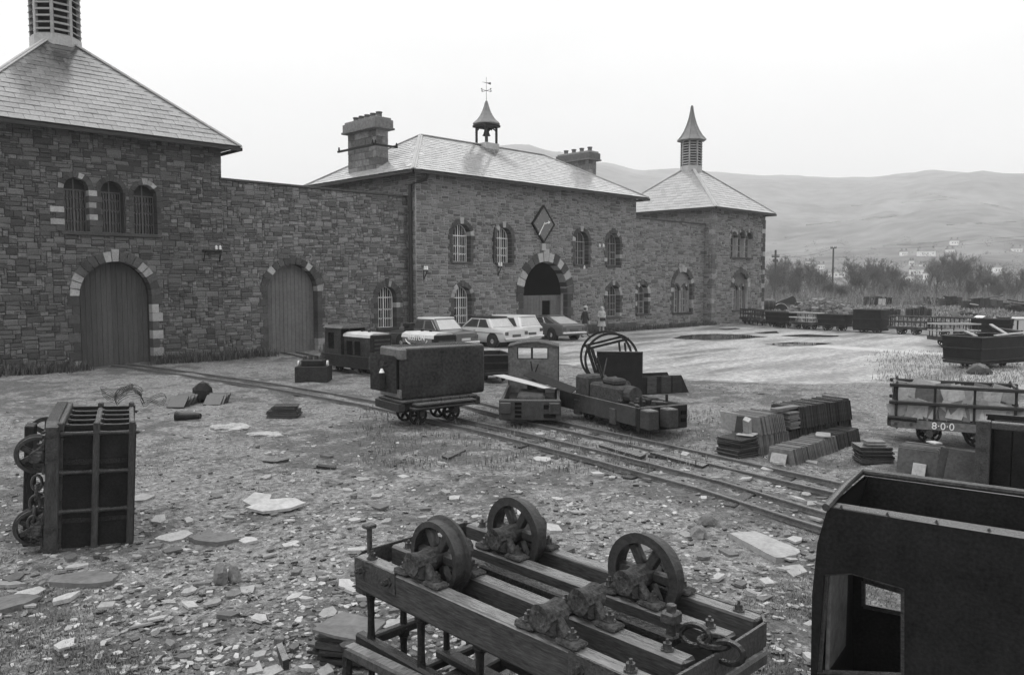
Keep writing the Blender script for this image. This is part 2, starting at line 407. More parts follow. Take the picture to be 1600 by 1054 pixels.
SKY = [(-900, 330), (300, 330), (430, 310), (540, 285), (650, 262), (760, 238), (820, 236), (866, 246), (932, 262), (1005, 274), (1060, 273), (1120, 279), (1200, 281), (1300, 285), (1340, 283), (1400, 277), (1450, 270), (1520, 273), (1600, 277), (1800, 262), (2200, 250), (3000, 300)]
def skyl(px):
    for (xa, ya), (xb, yb) in zip(SKY, SKY[1:]):
        if xa <= px <= xb:
            t = (px-xa)/(xb-xa); t = t*t*(3-2*t); return ya+(yb-ya)*t
    return 300
def hill_h(x, y):
    d = Vector((x, y, 0)); r = d.length; f = d.dot(VH); 
    if f <= 1: return -3
    px = 800+FPX*d.dot(RT)/f; a = f/r
    s = (440-skyl(max(-880, min(2950, px))))/1247*a
    RR = 1900+500*fbm(px*.002, 4)
    t = (r-330)/(RR-330)
    if t < 0: return -2+t*30
    p = t*t*(3-2*t)*.72+t*.28 if t < 1 else 1-.35*(t-1)
    return p*s*RR+(min(1, t*3))*(min(1, max(0, 1.25-t)*3))*(26*fbm(x*.0035, y*.0035, 2, 5)+7*fbm(x*.016, y*.016, 7, 4))*max(0, 1-t*.75)*1.0-1
b = MB(); NA, NR = 260, 70; ph0, ph1 = R(-72), R(68)
for i in range(NA+1):
    ph = ph0+(ph1-ph0)*i/NA; d = VH*math.cos(ph)+RT*math.sin(ph)
    for j in range(NR+1): r = 300+2500*(j/NR)**1.4; p = d*r; b.v.append(Vector((p.x, p.y, hill_h(p.x, p.y))))
b.f = [(i*(NR+1)+j, (i+1)*(NR+1)+j, (i+1)*(NR+1)+j+1, i*(NR+1)+j+1) for i in range(NA) for j in range(NR)]
tag(b.build('hill', 'hill', smooth=True), 'long misty hillside rising beyond the valley trees', kind='structure')

# ------------------------------------------------------------------ masonry
def arc_poly(h, n=12, e=0):
    u0, u1, z0, z1 = h['u0']-e, h['u1']+e, h['z0'], h['z1']+e; r = (u1-u0)/2; k = min(1, h.get('rise', 1)); c = (u0+u1)/2; zs = z1-r*k
    return [(u0, z0), (u1, z0)]+[(c+r*math.cos(math.pi*i/n), zs+k*r*math.sin(math.pi*i/n)) for i in range(n+1)]
def in_hole(h, u, z, m):
    u0, u1, z0, z1 = h['u0']-m, h['u1']+m, h['z0']-m, h['z1']+m
    if not (u0 < u < u1 and z0 < z < z1): return False
    r = (u1-u0)/2; c = (u0+u1)/2; zs = z1-r
    return z < zs or (u-c)**2+(z-zs)**2 < r*r
STV = []
for k in range(14):
    rr = random.Random(k); j = lambda a: rr.uniform(-a, a); b = MB(); c = .1
    fr = [(-.5+c+j(.05), -.03+j(.012), -.5+c*1.6+j(.08)), (.5-c+j(.05), -.03+j(.012), -.5+c*1.6+j(.08)), (.5-c+j(.05), -.03+j(.012), .5-c*1.6+j(.08)), (-.5+c+j(.05), -.03+j(.012), .5-c*1.6+j(.08))]
    md = [(-.5+j(.03), -.012, -.5+j(.05)), (.5+j(.03), -.012, -.5+j(.05)), (.5+j(.03), -.012, .5+j(.05)), (-.5+j(.03), -.012, .5+j(.05))]
    bk = [(x, .03, z) for x, y, z in md]
    b.add(fr+md+bk, [(0, 1, 2, 3)]+[(i, 4+i, 4+(i+1) % 4, (i+1) % 4) for i in range(4)]+[(4+i, 8+i, 8+(i+1) % 4, 4+(i+1) % 4) for i in range(4)])
    STV.append(b)
STM = {m: [b.mesh('stone', m, recalc=False) for b in STV] for m in ('stone_dark', 'stone_mid')}
def pack(u0, u1, z0, z1, blocked, cw, ch, seed, wmax=6, hmax=3):
    rr = random.Random(seed); nu = int((u1-u0)/cw); nz = int((z1-z0)/ch); cw = (u1-u0)/nu; ch = (z1-z0)/nz
    occ = [[blocked(u0+(i+.5)*cw, z0+(k+.5)*ch) for i in range(nu)] for k in range(nz)]; out = []
    for k in range(nz):
        for i in range(nu):
            if occ[k][i]: continue
            h = rr.choices([1, 2, 3], [5, 6, 2])[0]; h = min(h, hmax, nz-k); w_ = rr.randint(2, wmax)+(h == 3)
            while h > 1 and any(occ[k+a][i] for a in range(h)): h -= 1
            ww = 0
            while ww < w_ and i+ww < nu and not any(occ[k+a][i+ww] for a in range(h)): ww += 1
            for a in range(h):
                for q in range(ww): occ[k+a][i+q] = True
            out.append((u0+i*cw, z0+k*ch, ww*cw, h*ch))
    return out
STONES = {}
def masonry(parent, M, u0, u1, z0, z1, holes, sm, mm, th=.5, gap=.014, cw=.085, ch=.074, seed=1, block=None, plate=True):
    if plate:
        me = plate_mesh([(u0, z0), (u1, z0), (u1, z1), (u0, z1)], [arc_poly(h) for h in holes], th, 'wall'); me.materials.append(MATS[mm])
        obj('wall', me, parent, M)
    lst = STONES.setdefault(parent.name, (parent, []))[1]
    for (u, z, w_, h) in pack(u0, u1, z0, z1, lambda a, c: any(in_hole(q, a, c, .03) for q in holes) or (block and block(a, c)), cw, ch, seed):
        Mi = M @ Matrix.Translation((u+w_/2, random.uniform(-.012, .008), z+h/2)) @ Matrix.Rotation(random.uniform(-.03, .03), 4, 'Y') @ Matrix.Diagonal((w_-gap*random.uniform(.8, 1.6), 1, h-gap*random.uniform(.7, 1.5), 1))
        wp = parent.matrix_basis @ Mi.translation; d = depth(wp); N = (M.to_3x3() @ Vector((0, -1, 0)))
        vis = max(0, N.dot((CAM-wp).normalized())); x, y, _ = proj(wp)
        lst.append((w_*h/d**2*vis*(1 if -20 < x < 1620 and -20 < y else 0), Mi, sm))
def flush_stones():
    for nm, (par, lst) in STONES.items():
        lst.sort(key=lambda a: -a[0]); rest = {}
        for i, (a, Mi, sm) in enumerate(lst):
            k = random.randrange(14)
            if i < 300: obj('stone', STM[sm][k], par, Mi)
            else: s = STV[k]; rest.setdefault(sm, MB()).add(s.v, s.f, Mi)
        for sm, b in rest.items(): tag(b.build('stonework', sm, par, recalc=False), kind='stuff')
FR = lambda Y: Matrix.Translation((0, Y, 0))                                   # local x = world X, y into the wall
def hole(xl, xr, yt, yb, Y, **k):
    c = (yt+yb)/2; d = dict(u0=onY(xl, c, Y).x, u1=onY(xr, c, Y).x, z1=onY((xl+xr)/2, yt, Y).z, z0=onY((xl+xr)/2, yb, Y).z); d.update(k); return d
def arch_stones(par, M, h, n=11, t=.26, light=.3, y0=-.05, y1=.3, seed=0, key=None):
    rr = random.Random(seed); r = (h['u1']-h['u0'])/2; c = (h['u0']+h['u1'])/2; zs = h['z1']-r
    for i in range(n):
        a0 = math.pi*i/n+.012; a1 = math.pi*(i+1)/n-.012; e = t*rr.uniform(.85, 1.12); kk = (i == n//2)
        if kk: e = t*1.3
        b = MB(); pts = [(c+q*math.cos(a), zs+q*math.sin(a)) for q, a in ((r-.01, a0), (r+e, a0), (r+e, a1), (r-.01, a1))]
        b.prism(pts, y0-rr.uniform(0, .015), y1)
        lt = rr.random() < light or (kk and key)
        b.build('voussoir', 'dressed_light' if lt else 'dressed_dark', par, M=M)
def jambs(par, M, h, light=.25, t=.24, step=.23, y0=-.045, y1=.3, seed=0, sides=(0, 1)):
    rr = random.Random(seed+50); r = (h['u1']-h['u0'])/2; zs = h['z1']-r; n = max(2, int((zs-h['z0'])/step)); st = (zs-h['z0'])/n
    for s in sides:
        for i in range(n):
            e = t*(1.45 if i % 2 else .9); z = h['z0']+i*st; b = MB()
            if s == 0: b.box(h['u0']-e, h['u0']+.01, y0-rr.uniform(0, .012), y1, z+.006, z+st-.006, .008)
            else: b.box(h['u1']-.01, h['u1']+e, y0-rr.uniform(0, .012), y1, z+.006, z+st-.006, .008)
            b.build('jamb_stone', 'dressed_light' if rr.random() < light else 'dressed_dark', par, M=M)
def window(par, M, h, barmat='white_iron', y=.3, fill=False, nv=6, rows=(.3, .6), bw=.022, boarded=False):
    r = (h['u1']-h['u0'])/2; c = (h['u0']+h['u1'])/2; zs = h['z1']-r; z0 = h['z0']
    o = arc_poly(h); i_ = arc_poly(dict(u0=h['u0']+.035, u1=h['u1']-.035, z0=z0+.035, z1=h['z1']-.035))
    me = plate_mesh(o, [i_], .05, 'window'); me.materials.append(MATS[barmat]); f = obj('window', me, par, M @ Matrix.Translation((0, y, 0)))
    b = MB(); b.prism(arc_poly(h), .055, .075); b.build('pane', 'glass', f)
    g = MB(); top = lambda u: zs+math.sqrt(max(0, r*r-(u-c)**2))
    g.box(c-bw, c+bw, -.012, .04, z0, h['z1']); g.box(h['u0'], h['u1'], -.006, .035, zs-bw, zs+bw)
    for k in range(1, nv+2):
        u = h['u0']+(h['u1']-h['u0'])*k/(nv+2)
        if abs(u-c) < .01: continue
        g.box(u-bw*.42, u+bw*.42, .003, .03, z0, zs if boarded else top(u)-.02)
        for q in rows:
            z = z0+(zs-z0)*q; s = (h['u1']-h['u0'])/(nv+2)
            for sg in (-1, 1): g.beam((u, .015, z-.05), (u+sg*s*.55, .015, z+.05), bw*.8, bw*.8)
    g.build('glazing_bars', barmat, f)
    if boarded:
        q = MB(); q.prism([(c+.98*r*math.cos(math.pi*k/10), zs+.98*r*math.sin(math.pi*k/10)) for k in range(11)], .0, .03); q.build('arch_board', 'wood_dark', f)
    return f
def sill(par, M, u0, u1, z, m='dressed_dark', h_=.12, out_=.1):
    b = MB(); b.box(u0-.1, u1+.1, -out_, .3, z-h_, z+.01, .015); b.build('window_sill', m, par, M=M)
def plank_door(par, M, h, y=.42, n=10, m='door_wood', name='door', seed=0, split=None):
    rr = random.Random(seed); r = (h['u1']-h['u0'])/2; c = (h['u0']+h['u1'])/2; zs = h['z1']-r
    bk = MB(); bk.prism(arc_poly(h), 0, .05); d = bk.build(name, 'black_void', par, M=M @ Matrix.Translation((0, y+.05, 0)))
    top = lambda u: zs+math.sqrt(max(0, r*r-(u-c)**2))-.02
    w_ = 2*r/n
    for i in range(n):
        a = h['u0']+i*w_+.006; e = a+w_-.012; z0 = h['z0']+.02+rr.uniform(0, .025)
        b = MB(); b.prism([(a, z0), (e, z0), (e, top(e)), ((a+e)/2, top((a+e)/2)), (a, top(a))], -.06+rr.uniform(-.006, .006), -.004)
        b.build('plank', m, d)
    for z in ([] if split is None else split):
        b = MB(); b.box(h['u0']+.1, c-.03, -.085, -.06, z-.03, z+.03); b.build('strap', m, d)
    return d
# ------------------------------------------------------------------ roofs
def clip(poly, ccw):
    out = poly
    for i in range(len(ccw)):
        a, b_ = ccw[i], ccw[(i+1) % len(ccw)]; q = []
        f = lambda p: (b_[0]-a[0])*(p[1]-a[1])-(b_[1]-a[1])*(p[0]-a[0])
        for k in range(len(out)):
            p, n = out[k], out[(k+1) % len(out)]; fp, fn = f(p), f(n)
            if fp >= 0: q.append(p)
            if fp*fn < 0: t = fp/(fp-fn); q.append((p[0]+(n[0]-p[0])*t, p[1]+(n[1]-p[1])*t))
        out = q
        if not out: return []
    return out
def slope_frame(P):
    U = (P[1]-P[0]).normalized(); N = U.cross(P[-1]-P[0]).normalized(); V = N.cross(U)
    M = Matrix((U, V, N)).transposed().to_4x4(); M.translation = P[0]; return M
def slates(roof, slopes, sw=.46, ex=.34, seed=0, gapmat='roof_slate'):
    rr = random.Random(seed); full = []; joined = MB(); SM = []
    for k in range(5):
        b = MB(); j = rr.uniform; b.box(-sw/2+.004, sw/2-.004, 0, ex*1.16, -.004, .008)
        b.v = [Vector((p.x+j(-.006, .006), p.y+(j(-.012, .012) if p.y < .1 else 0), p.z+.016*(1-p.y/ex))) for p in b.v]
        SM.append((b, b.mesh('slate', gapmat, recalc=False)))
    wm = roof.parent.matrix_basis
    for P in slopes:
        M = slope_frame(P); Mi = M.inverted(); pl = [((Mi @ p).x, (Mi @ p).y) for p in P]; vmax = max(p[1] for p in pl); umin = min(p[0] for p in pl); umax = max(p[0] for p in pl)
        for k in range(int(vmax/ex)+1):
            u = umin-sw*(.5 if k % 2 else 0)
            while u < umax:
                rc = [(u, k*ex), (u+sw, k*ex), (u+sw, k*ex+ex*1.1), (u, k*ex+ex*1.1)]
                q = clip(rc, pl); A = abs(sum(q[i][0]*q[(i+1) % len(q)][1]-q[(i+1) % len(q)][0]*q[i][1] for i in range(len(q))))/2 if q else 0
                if A > .97*sw*ex*1.1:
                    T = M @ Matrix.Translation((u+sw/2, k*ex, .02+rr.uniform(0, .006))) @ Matrix.Rotation(rr.uniform(-.006, .006), 4, 'Z')
                    p = wm @ T.translation; full.append((1/depth(p)**2*max(0, (M.to_3x3() @ Vector((0, 0, 1))).dot((CAM-p).normalized())), T))
                elif A > .004:
                    n = len(q); vv = [(a, c, .02+.016*(1-(c-k*ex)/ex)) for a, c in q]+[(a, c, .005) for a, c in q]
                    joined.add(vv, [tuple(range(n))]+[(i, n+i, n+(i+1) % n, (i+1) % n) for i in range(n)], M)
                u += sw
    full.sort(key=lambda a: -a[0])
    for i, (a, T) in enumerate(full):
        b, me = SM[i % 5]
        if i < 300: obj('slate', me, roof, T)
        else: joined.add(b.v, b.f, T)
    tag(joined.build('slate_courses', gapmat, roof, recalc=False), kind='stuff')
def hip_roof(par, x0, x1, y0, y1, ze, xa, xb, yr, zr, seed=0, ex=.34, sw=.46, sm='roof_slate'):
    e = [Vector((x0, y0, ze)), Vector((x1, y0, ze)), Vector((x1, y1, ze)), Vector((x0, y1, ze))]; a = Vector((xa, yr, zr)); c = Vector((xb, yr, zr))
    b = MB(); apex = (c-a).length < .01
    if apex: b.add(e+[a], [(0, 1, 4), (1, 2, 4), (2, 3, 4), (3, 0, 4), (3, 2, 1, 0)])
    else: b.add(e+[a, c], [(0, 1, 5, 4), (1, 2, 5), (2, 3, 4, 5), (3, 0, 4), (3, 2, 1, 0)])
    roof = b.build('roof', 'roof_under', par)
    sl = [[e[0], e[1], c, a] if not apex else [e[0], e[1], a], [e[3], e[0], a], [e[1], e[2], c], [e[2], e[3], a, c] if not apex else [e[2], e[3], a]]
    slates(roof, sl, sw, ex, seed, sm)
    for p, q in ((e[0], a), (e[1], c), (e[2], c), (e[3], a))+(() if apex else ((a, c),)):
        t = MB(); up = Vector((0, 0, .05)); t.beam(p+up*.6, q+up*.6, .24, .03); t.tube([p+up*.9, q+up*.9], .045, 8); t.build('hip_flashing', 'lead', roof)
    f = MB()
    for p, q in zip(e, e[1:]+e[:1]): f.beam(p-Vector((0, 0, .09)), q-Vector((0, 0, .09)), .07, .13, ext=.035)
    f.build('gutter', 'gutter', roof)
    return roof
def turret(par, c, zb, z1, rad, spire_top):
    core = MB(); core.lathe([(rad*.9, zb-.6), (rad*.9, z1)], 8, Matrix.Translation(c), R(22.5)); t = core.build('turret', 'black_void', par)
    bs = MB(); bs.lathe([(rad*1.1, zb-.7), (rad*1.1, zb+.18), (rad*1.02, zb+.26), (rad*.95, zb+.26)], 8, Matrix.Translation(c), R(22.5)); bs.build('turret_base', 'lead', t)
    ns = 9; h = (z1-.1-zb-.3)/ns; s = MB(); wd = rad*2*math.sin(R(22.5))-.1
    s.box(-wd/2, wd/2, -.125, .06, -.014, .014, M=Matrix.Rotation(R(36), 4, 'X')); sm = s.mesh('louvre_slat', 'louvre')
    for k in range(8):
        an = k*math.pi/4; M = Matrix.Translation(c) @ Matrix.Rotation(an, 4, 'Z')
        for i in range(ns): obj('louvre_slat', sm, t, M @ Matrix.Translation((0, -rad*.94, zb+.3+(i+.5)*h)))
        a2 = an+math.pi/8; p = MB(); d = Vector((math.cos(a2), math.sin(a2), 0))*rad; p.beam(Vector(c)+d+Vector((0, 0, zb)), Vector(c)+d+Vector((0, 0, z1)), .12, .12, up=(d.x, d.y, 0)); p.build('corner_post', 'louvre', t)
    H = spire_top-z1; sp_ = MB()
    prof = [(rad*1.12, z1-.08), (rad*1.5, z1+.02), (rad*1.46, z1+.07), (rad*1.08, z1+H*.14), (rad*.74, z1+H*.3), (rad*.47, z1+H*.48), (rad*.28, z1+H*.66), (rad*.15, z1+H*.84), (rad*.09, z1+H*.97), (.03, z1+H)]
    sp_.lathe(prof, 8, Matrix.Translation(c), R(22.5)); sp_.build('spire', 'spire_lead', t)
    fl = MB()
    for k in range(8):
        a2 = k*math.pi/4+math.pi/8; fl.tube([(c[0]+(r+.01)*math.cos(a2), c[1]+(r+.01)*math.sin(a2), z+.01) for r, z in prof[2:]], .028, 5)
    fl.build('spire_roll', 'spire_lead', t)
# ------------------------------------------------------------------ near tower
ZE = 8.39; YF = 31.0; YW = 31.65
lt = thing('tower_building', 'near stone tower at left with arched plank door and three windows', 'tower')
lx0, lx1 = 5.75, 14.42; F = FR(YF)
hD = hole(124, 238, 408, 577, YF, z0=-.05); hW = [hole(99, 139, 277, 366, YF), hole(157, 193, 283, 367, YF), hole(208, 245, 288, 368, YF)]
zsl = 4.87
for q in hW: q['z0'] = zsl
masonry(lt, F, lx0, lx1, -.1, ZE, [hD]+hW, 'stone_dark', 'mortar_dark', seed=3)
arch_stones(lt, F, hD, 17, .34, .3, seed=4, key=True); jambs(lt, F, hD, .3, .26, .3, seed=4)
for i, q in enumerate(hW):
    arch_stones(lt, F, q, 9, .17, .12, seed=5+i, key=(i == 2)); jambs(lt, F, q, .3 if i < 2 else .1, .17 if i else .3, .2, seed=9+i, sides=(0, 1) if i != 1 else (0,))
    window(lt, F, q, 'dark_iron_bar', rows=(.25, .55, .8), boarded=True)
sill(lt, F, hW[0]['u0'], hW[2]['u1'], zsl)
plank_door(lt, F, hD, .5, 14, seed=2)
b = MB(); b.box(lx0, lx0+.5, YF+.52, 40.9, -.1, ZE); b.build('wall', 'wall_far', lt)
b = MB(); b.box(lx1-.5, lx1, YF+.52, 40.9, -.1, ZE); b.build('wall', 'wall_far', lt)
b = MB(); b.box(lx0+.52, lx1-.52, 40.4, 40.9, -.1, ZE); b.build('wall', 'wall_far', lt)
lc = (10.02, 36.0, 0)
hip_roof(lt, lx0-.6, lx1+.58, YF-.6, 41.5, ZE+.05, lc[0], lc[0], lc[1], 13.0, seed=1)
turret(lt, lc, 12.55, 15.2, .84, 18.2)
b = MB(); b.box(13.55, 14.3, YF-.16, YF-.02, 4.28, 4.36, .01); b.tube([(13.6, YF-.03, 3.9), (13.6, YF-.22, 4.3), (14.25, YF-.22, 4.3), (14.25, YF-.03, 3.9)], .025); b.build('insulator_bracket', 'iron', lt)
for u in (14.08, 14.24):
    b = MB(); b.lathe([(.03, 0), (.06, .02), (.045, .08), (.055, .1), (.03, .17)], 8, Matrix.Translation((u, YF-.14, 4.37))); b.build('insulator', 'paint_white', lt)
# ------------------------------------------------------------------ near linking wall
lw = thing('stone_wall', 'long stone linking wall with one arched plank door beside the near tower', 'wall')
F = FR(YW); wx0, wx1 = lx1+.002, 24.2; zt = 7.22
hd2 = hole(418, 496, 412, 552, YW, z0=-.05); hw2 = hole(590, 619, 447, 512, YW)
masonry(lw, F, wx0, wx1, -.1, zt, [hd2, hw2], 'stone_mid', 'mortar_dark', seed=13)
arch_stones(lw, F, hd2, 15, .3, .14, seed=8); jambs(lw, F, hd2, .15, .25, .28, seed=14)
arch_stones(lw, F, hw2, 13, .3, .05, seed=21); jambs(lw, F, hw2, .05, .25, .22, seed=22)
window(lw, F, hw2); sill(lw, F, hw2['u0'], hw2['u1'], hw2['z0'])
plank_door(lw, F, hd2, .35, 13, 'gate_paint', seed=5)
b = MB()
x = wx0
while x < wx1-.05:
    e = min(wx1-.002, x+random.uniform(.7, 1.1)); q = MB(); q.box(x+.004, e-.004, YW-.1, YW+.55, zt+random.uniform(0, .006), zt+.1, .012); q.build('coping_stone', 'coping', lw); x = e
# ------------------------------------------------------------------ gatehouse
gh = thing('gatehouse', 'central stone gatehouse with great arch, diamond clock and bell cupola', 'building')
F = FR(YF); g0, g1 = 24.2, 42.02; gyb = 40.0
up = [hole(707, 735, 349, 410, YF), hole(775, 799, 355, 411, YF), hole(898, 919, 361, 412, YF), hole(948, 968, 364, 412, YF)]
lo = [hole(709, 736, 447, 506, YF), hole(948, 968, 445, 494, YF)]
hg = hole(817, 886, 408, 526, YF, z0=-.05)
for q in up: q['z0'] = 4.12
for q in lo: q['z0'] = .93
masonry(gh, F, g0, g1, -.1, ZE, up+lo+[hg], 'stone_mid', 'mortar_light', seed=23, gap=.034, cw=.095, ch=.082)
ML = Matrix(((0, 1, 0, 0), (-1, 0, 0, 0), (0, 0, 1, 0), (0, 0, 0, 1)))                 # local x=-Y, y=+X  (a wall facing -X)
def side_wall(par, X, Ya, Yb, sm, mm, zlow, seed):
    M = Matrix.Translation((X, 0, 0)) @ ML
    masonry(par, M, -Yb, -Ya-.02, -.1, ZE, [], sm, mm, .5, .03, .12, .1, seed, block=lambda u, z: (-u > YW+.1 and z < zlow))
side_wall(gh, g0-.002, YF+.02, gyb, 'stone_mid', 'mortar_light', 7.1, 31)
for (x0_, x1_, y0_, y1_) in ((g1-.5, g1, YF+.52, gyb), (g0+.52, g1-.52, gyb-.5, gyb)):
    b = MB(); b.box(x0_, x1_, y0_, y1_, -.1, ZE); b.build('wall', 'wall_far', gh)
for i, q in enumerate(up+lo):
    arch_stones(gh, F, q, 9, .24, .12, seed=40+i, key=(i in (0, 1, 2, 5))); jambs(gh, F, q, .06, .2, .22, seed=60+i)
    window(gh, F, q, 'white_iron' if i in (0, 1, 4) else 'louvre', bw=.024 if i in (0, 1, 4) else .018); sill(gh, F, q['u0'], q['u1'], q['z0'])
arch_stones(gh, F, hg, 15, .55, .22, y1=.5, seed=77); jambs(gh, F, hg, .05, .35, .4, seed=78)
# passage and gates
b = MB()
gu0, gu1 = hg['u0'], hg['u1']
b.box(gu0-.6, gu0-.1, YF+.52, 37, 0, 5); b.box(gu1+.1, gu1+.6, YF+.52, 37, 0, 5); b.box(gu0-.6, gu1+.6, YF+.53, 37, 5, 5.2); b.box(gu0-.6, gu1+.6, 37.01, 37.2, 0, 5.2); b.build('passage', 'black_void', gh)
wk = (onY(846, 480, YF+.5).x, onY(860, 480, YF+.5).x, .35, onY(853, 469.5, YF+.5).z); gt = onY(850, 461, YF+.5).z
gm = (gu0+gu1)/2
for (a, e) in ((gu0-.05, gm-.01), (gm+.01, gu1+.05)):
    leaf = MB(); leaf.box(a, e, YF+.56, YF+.58, .08, gt-.02) if a < gm else leaf.box(wk[1]+.01, e, YF+.56, YF+.58, .08, gt-.02)
    lf = leaf.build('gate_leaf', 'gate_paint', gh); n = 8; wd = (e-a)/n
    for i in range(n):
        p = MB(); c0, c1 = a+i*wd+.004, a+(i+1)*wd-.004; cc = (c0+c1)/2
        if wk[0] < cc < wk[1]: p.box(c0, c1, YF+.5, YF+.55, wk[3], gt); p.box(c0, c1, YF+.5, YF+.55, .08, wk[2])
        else: p.box(c0, c1, YF+.5, YF+.55, .08, gt)
        p.build('board', 'gate_paint', lf)
# clock
cc_ = onY(849.5, 350, YF-.12); hw_, hh_ = .93, 1.07
dia = lambda s: [(cc_.x-hw_*s, cc_.z), (cc_.x, cc_.z-hh_*s), (cc_.x+hw_*s, cc_.z), (cc_.x, cc_.z+hh_*s)]
me = plate_mesh(dia(1.0), [dia(.9)], .14, 'clock'); me.materials.append(MATS['iron']); ck = obj('clock', me, gh, FR(YF-.16))
b = MB(); b.prism(dia(.9), .04, .08); b.build('clock_face', 'clock_face', ck)
P0 = Vector((cc_.x, -.0, cc_.z))
for dx, dz in ((.36, .1), (-.42, -.62)):
    b = MB(); q = P0+Vector((dx, 0, dz)); b.beam(P0, q, .02, .055); b.beam(P0, P0+(q-P0)*-.15, .02, .06)
    if dx > 0: b.prism([(q.x, q.z-.09), (q.x+.16, q.z+.03), (q.x-.02, q.z+.1)], -.01, .01)
    b.build('clock_hand', 'paint_white', ck)
for k in range(12):
    a = k*math.pi/6; b = MB(); p = P0+Vector((.5*math.sin(a), .02, .56*math.cos(a))); b.beam(p, p+Vector((.09*math.sin(a), 0, .1*math.cos(a))), .01, .025); b.build('hour_mark', 'lead', ck)
b = MB(); p = onY(850, 386, YF-.1); b.box(p.x-.16, p.x+.16, YF-.12, YF+.05, p.z-.2, p.z+.2, .02); b.build('clock_bracket', 'dressed_light', gh)
gr = hip_roof(gh, g0-.6, g1+.6, YF-.6, gyb+.4, ZE+.05, 28.0, 38.0, 35.4, 11.2, seed=2, ex=.3, sw=.4, sm='roof_slate_glare')
# chimneys
def chimney(X0, X1, Y0, Y1, zb, zt_, npots):
    b = MB(); b.box(X0+.06, X1-.06, Y0+.06, Y1-.06, zb, zt_-.02); st = b.build('chimney', 'mortar_dark', gh)
    z = zb; k = 0
    while z < zt_-.75:
        h = .36
        for (ax, lo_, hi_) in (('y', Y0, Y1), ('x', X0, X1)):
            n = max(1, round((hi_-lo_)/.62)); off = (.5/n if k % 2 else 0); cuts = sorted({0, 1}|{(i+off*n)/n for i in range(n) if 0 < (i+off*n)/n < 1})
            for a, e in zip(cuts, cuts[1:]):
                p, q = lo_+(hi_-lo_)*a+.006, lo_+(hi_-lo_)*e-.006; s = MB(); o = random.uniform(0, .012)
                if ax == 'y': s.box(X0-o, X0+.1, p, q, z+.005, z+h-.005, .012)
                else: s.box(p, q, Y0-o-.003, Y0+.1, z+.005, z+h-.005, .012)
                s.build('chimney_stone', 'stone_mid', st)
        z += h; k += 1
    for (g_, za, zb_) in ((.1, z-.02, z+.1), (.26, zt_-.62, zt_-.52), (.2, zt_-.52, zt_-.12), (.12, zt_-.12, zt_)):
        s = MB(); s.box(X0-g_, X1+g_, Y0-g_, Y1+g_, za, zb_, .02); s.build('chimney_cap', 'stone_mid', st)
    s = MB(); s.box(X0+.02, X1-.02, Y0+.02, Y1-.02, z+.08, zt_-.6); s.build('chimney_neck', 'stone_mid', st)
    for i in range(npots):
        y = Y0+.25+(Y1-Y0-.5)*i/(npots-1); s = MB(); s.lathe([(.17, 0), (.15, .05), (.14, .22), (.17, .25), (.17, .3), (.11, .3), (.1, .02)], 12, Matrix.Translation(((X0+X1)/2, y, zt_))); s.build('chimney_pot', 'terracotta', st, smooth=True)
chimney(24.25, 25.0, 34.3, 36.9, 8.4, 11.55, 5)
chimney(41.25, 42.0, 34.3, 36.9, 8.4, 11.75, 4)
# iron band with insulators round the near chimney
b = MB(); zz = 10.05
for (p, q) in (((23.95, 33.9, zz), (23.95, 37.4, zz)), ((23.8, 34.05, zz+.02), (25.4, 34.05, zz+.02))): b.beam(p, q, .09, .1)
b.build('chimney_bracket', 'iron', gh)
for p in ((23.95, 33.95), (23.95, 37.3), (23.85, 34.05), (25.35, 34.05)):
    s = MB(); s.lathe([(.03, 0), (.06, .02), (.04, .09), (.055, .11), (.02, .18)], 8, Matrix.Translation((p[0], p[1], zz+.06))); s.build('insulator', 'iron', gh)
# bell cupola
c = Vector((33.0, 35.4, 11.1)); cu_ = MB(); cu_.box(c.x-.55, c.x+.55, c.y-.55, c.y+.55, c.z-.35, c.z+.22, .02); cp = cu_.build('bell_cupola', 'lead', gh)
for sx in (-1, 1):
    for sy in (-1, 1):
        s = MB(); s.box(c.x+sx*.42-.06, c.x+sx*.42+.06, c.y+sy*.42-.06, c.y+sy*.42+.06, c.z+.22, c.z+1.2, .015); s.beam((c.x+sx*.42, c.y+sy*.42, c.z+.95), (c.x+sx*.42, c.y+sy*.1, c.z+1.18), .06, .06); s.build('cupola_post', 'wood_dark', cp)
s = MB(); s.box(c.x-.6, c.x+.6, c.y-.6, c.y+.6, c.z+1.18, c.z+1.32, .02); s.build('cupola_beam', 'wood_dark', cp)
prof = [(.66, 1.32), (.86, 1.36), (.84, 1.41), (.6, 1.62), (.42, 1.85), (.28, 2.12), (.17, 2.42), (.09, 2.68), (.05, 2.76)]
s = MB(); s.lathe([(r, z) for r, z in prof], 8, Matrix.Translation(c), R(22.5)); s.build('cupola_roof', 'spire_lead', cp)
s = MB(); s.lathe([(.05, 1.15), (.12, 1.1), (.15, .95), (.19, .8), (.25, .7), (.22, .7), (.03, 1.05)], 12, Matrix.Translation(c)); s.build('bell', 'iron', cp, smooth=True)
s = MB(); s.box(c.x-.45, c.x+.45, c.y-.04, c.y+.04, c.z+1.08, c.z+1.16); s.build('bell_beam', 'wood_dark', cp)
s = MB(); s.cyl(c+Vector((0, 0, 2.74)), c+Vector((0, 0, 4.15)), .016, .009, 6); s.beam(c+Vector((-.38, .0, 3.35)), c+Vector((.38, 0, 3.35)), .02, .02); s.beam(c+Vector((0, -.38, 3.35)), c+Vector((0, .38, 3.35)), .02, .02)
for d in ((.38, 0), (-.38, 0), (0, .38), (0, -.38)): s.box(c.x+d[0]-.025, c.x+d[0]+.025, c.y+d[1]-.025, c.y+d[1]+.025, c.z+3.36, c.z+3.42)
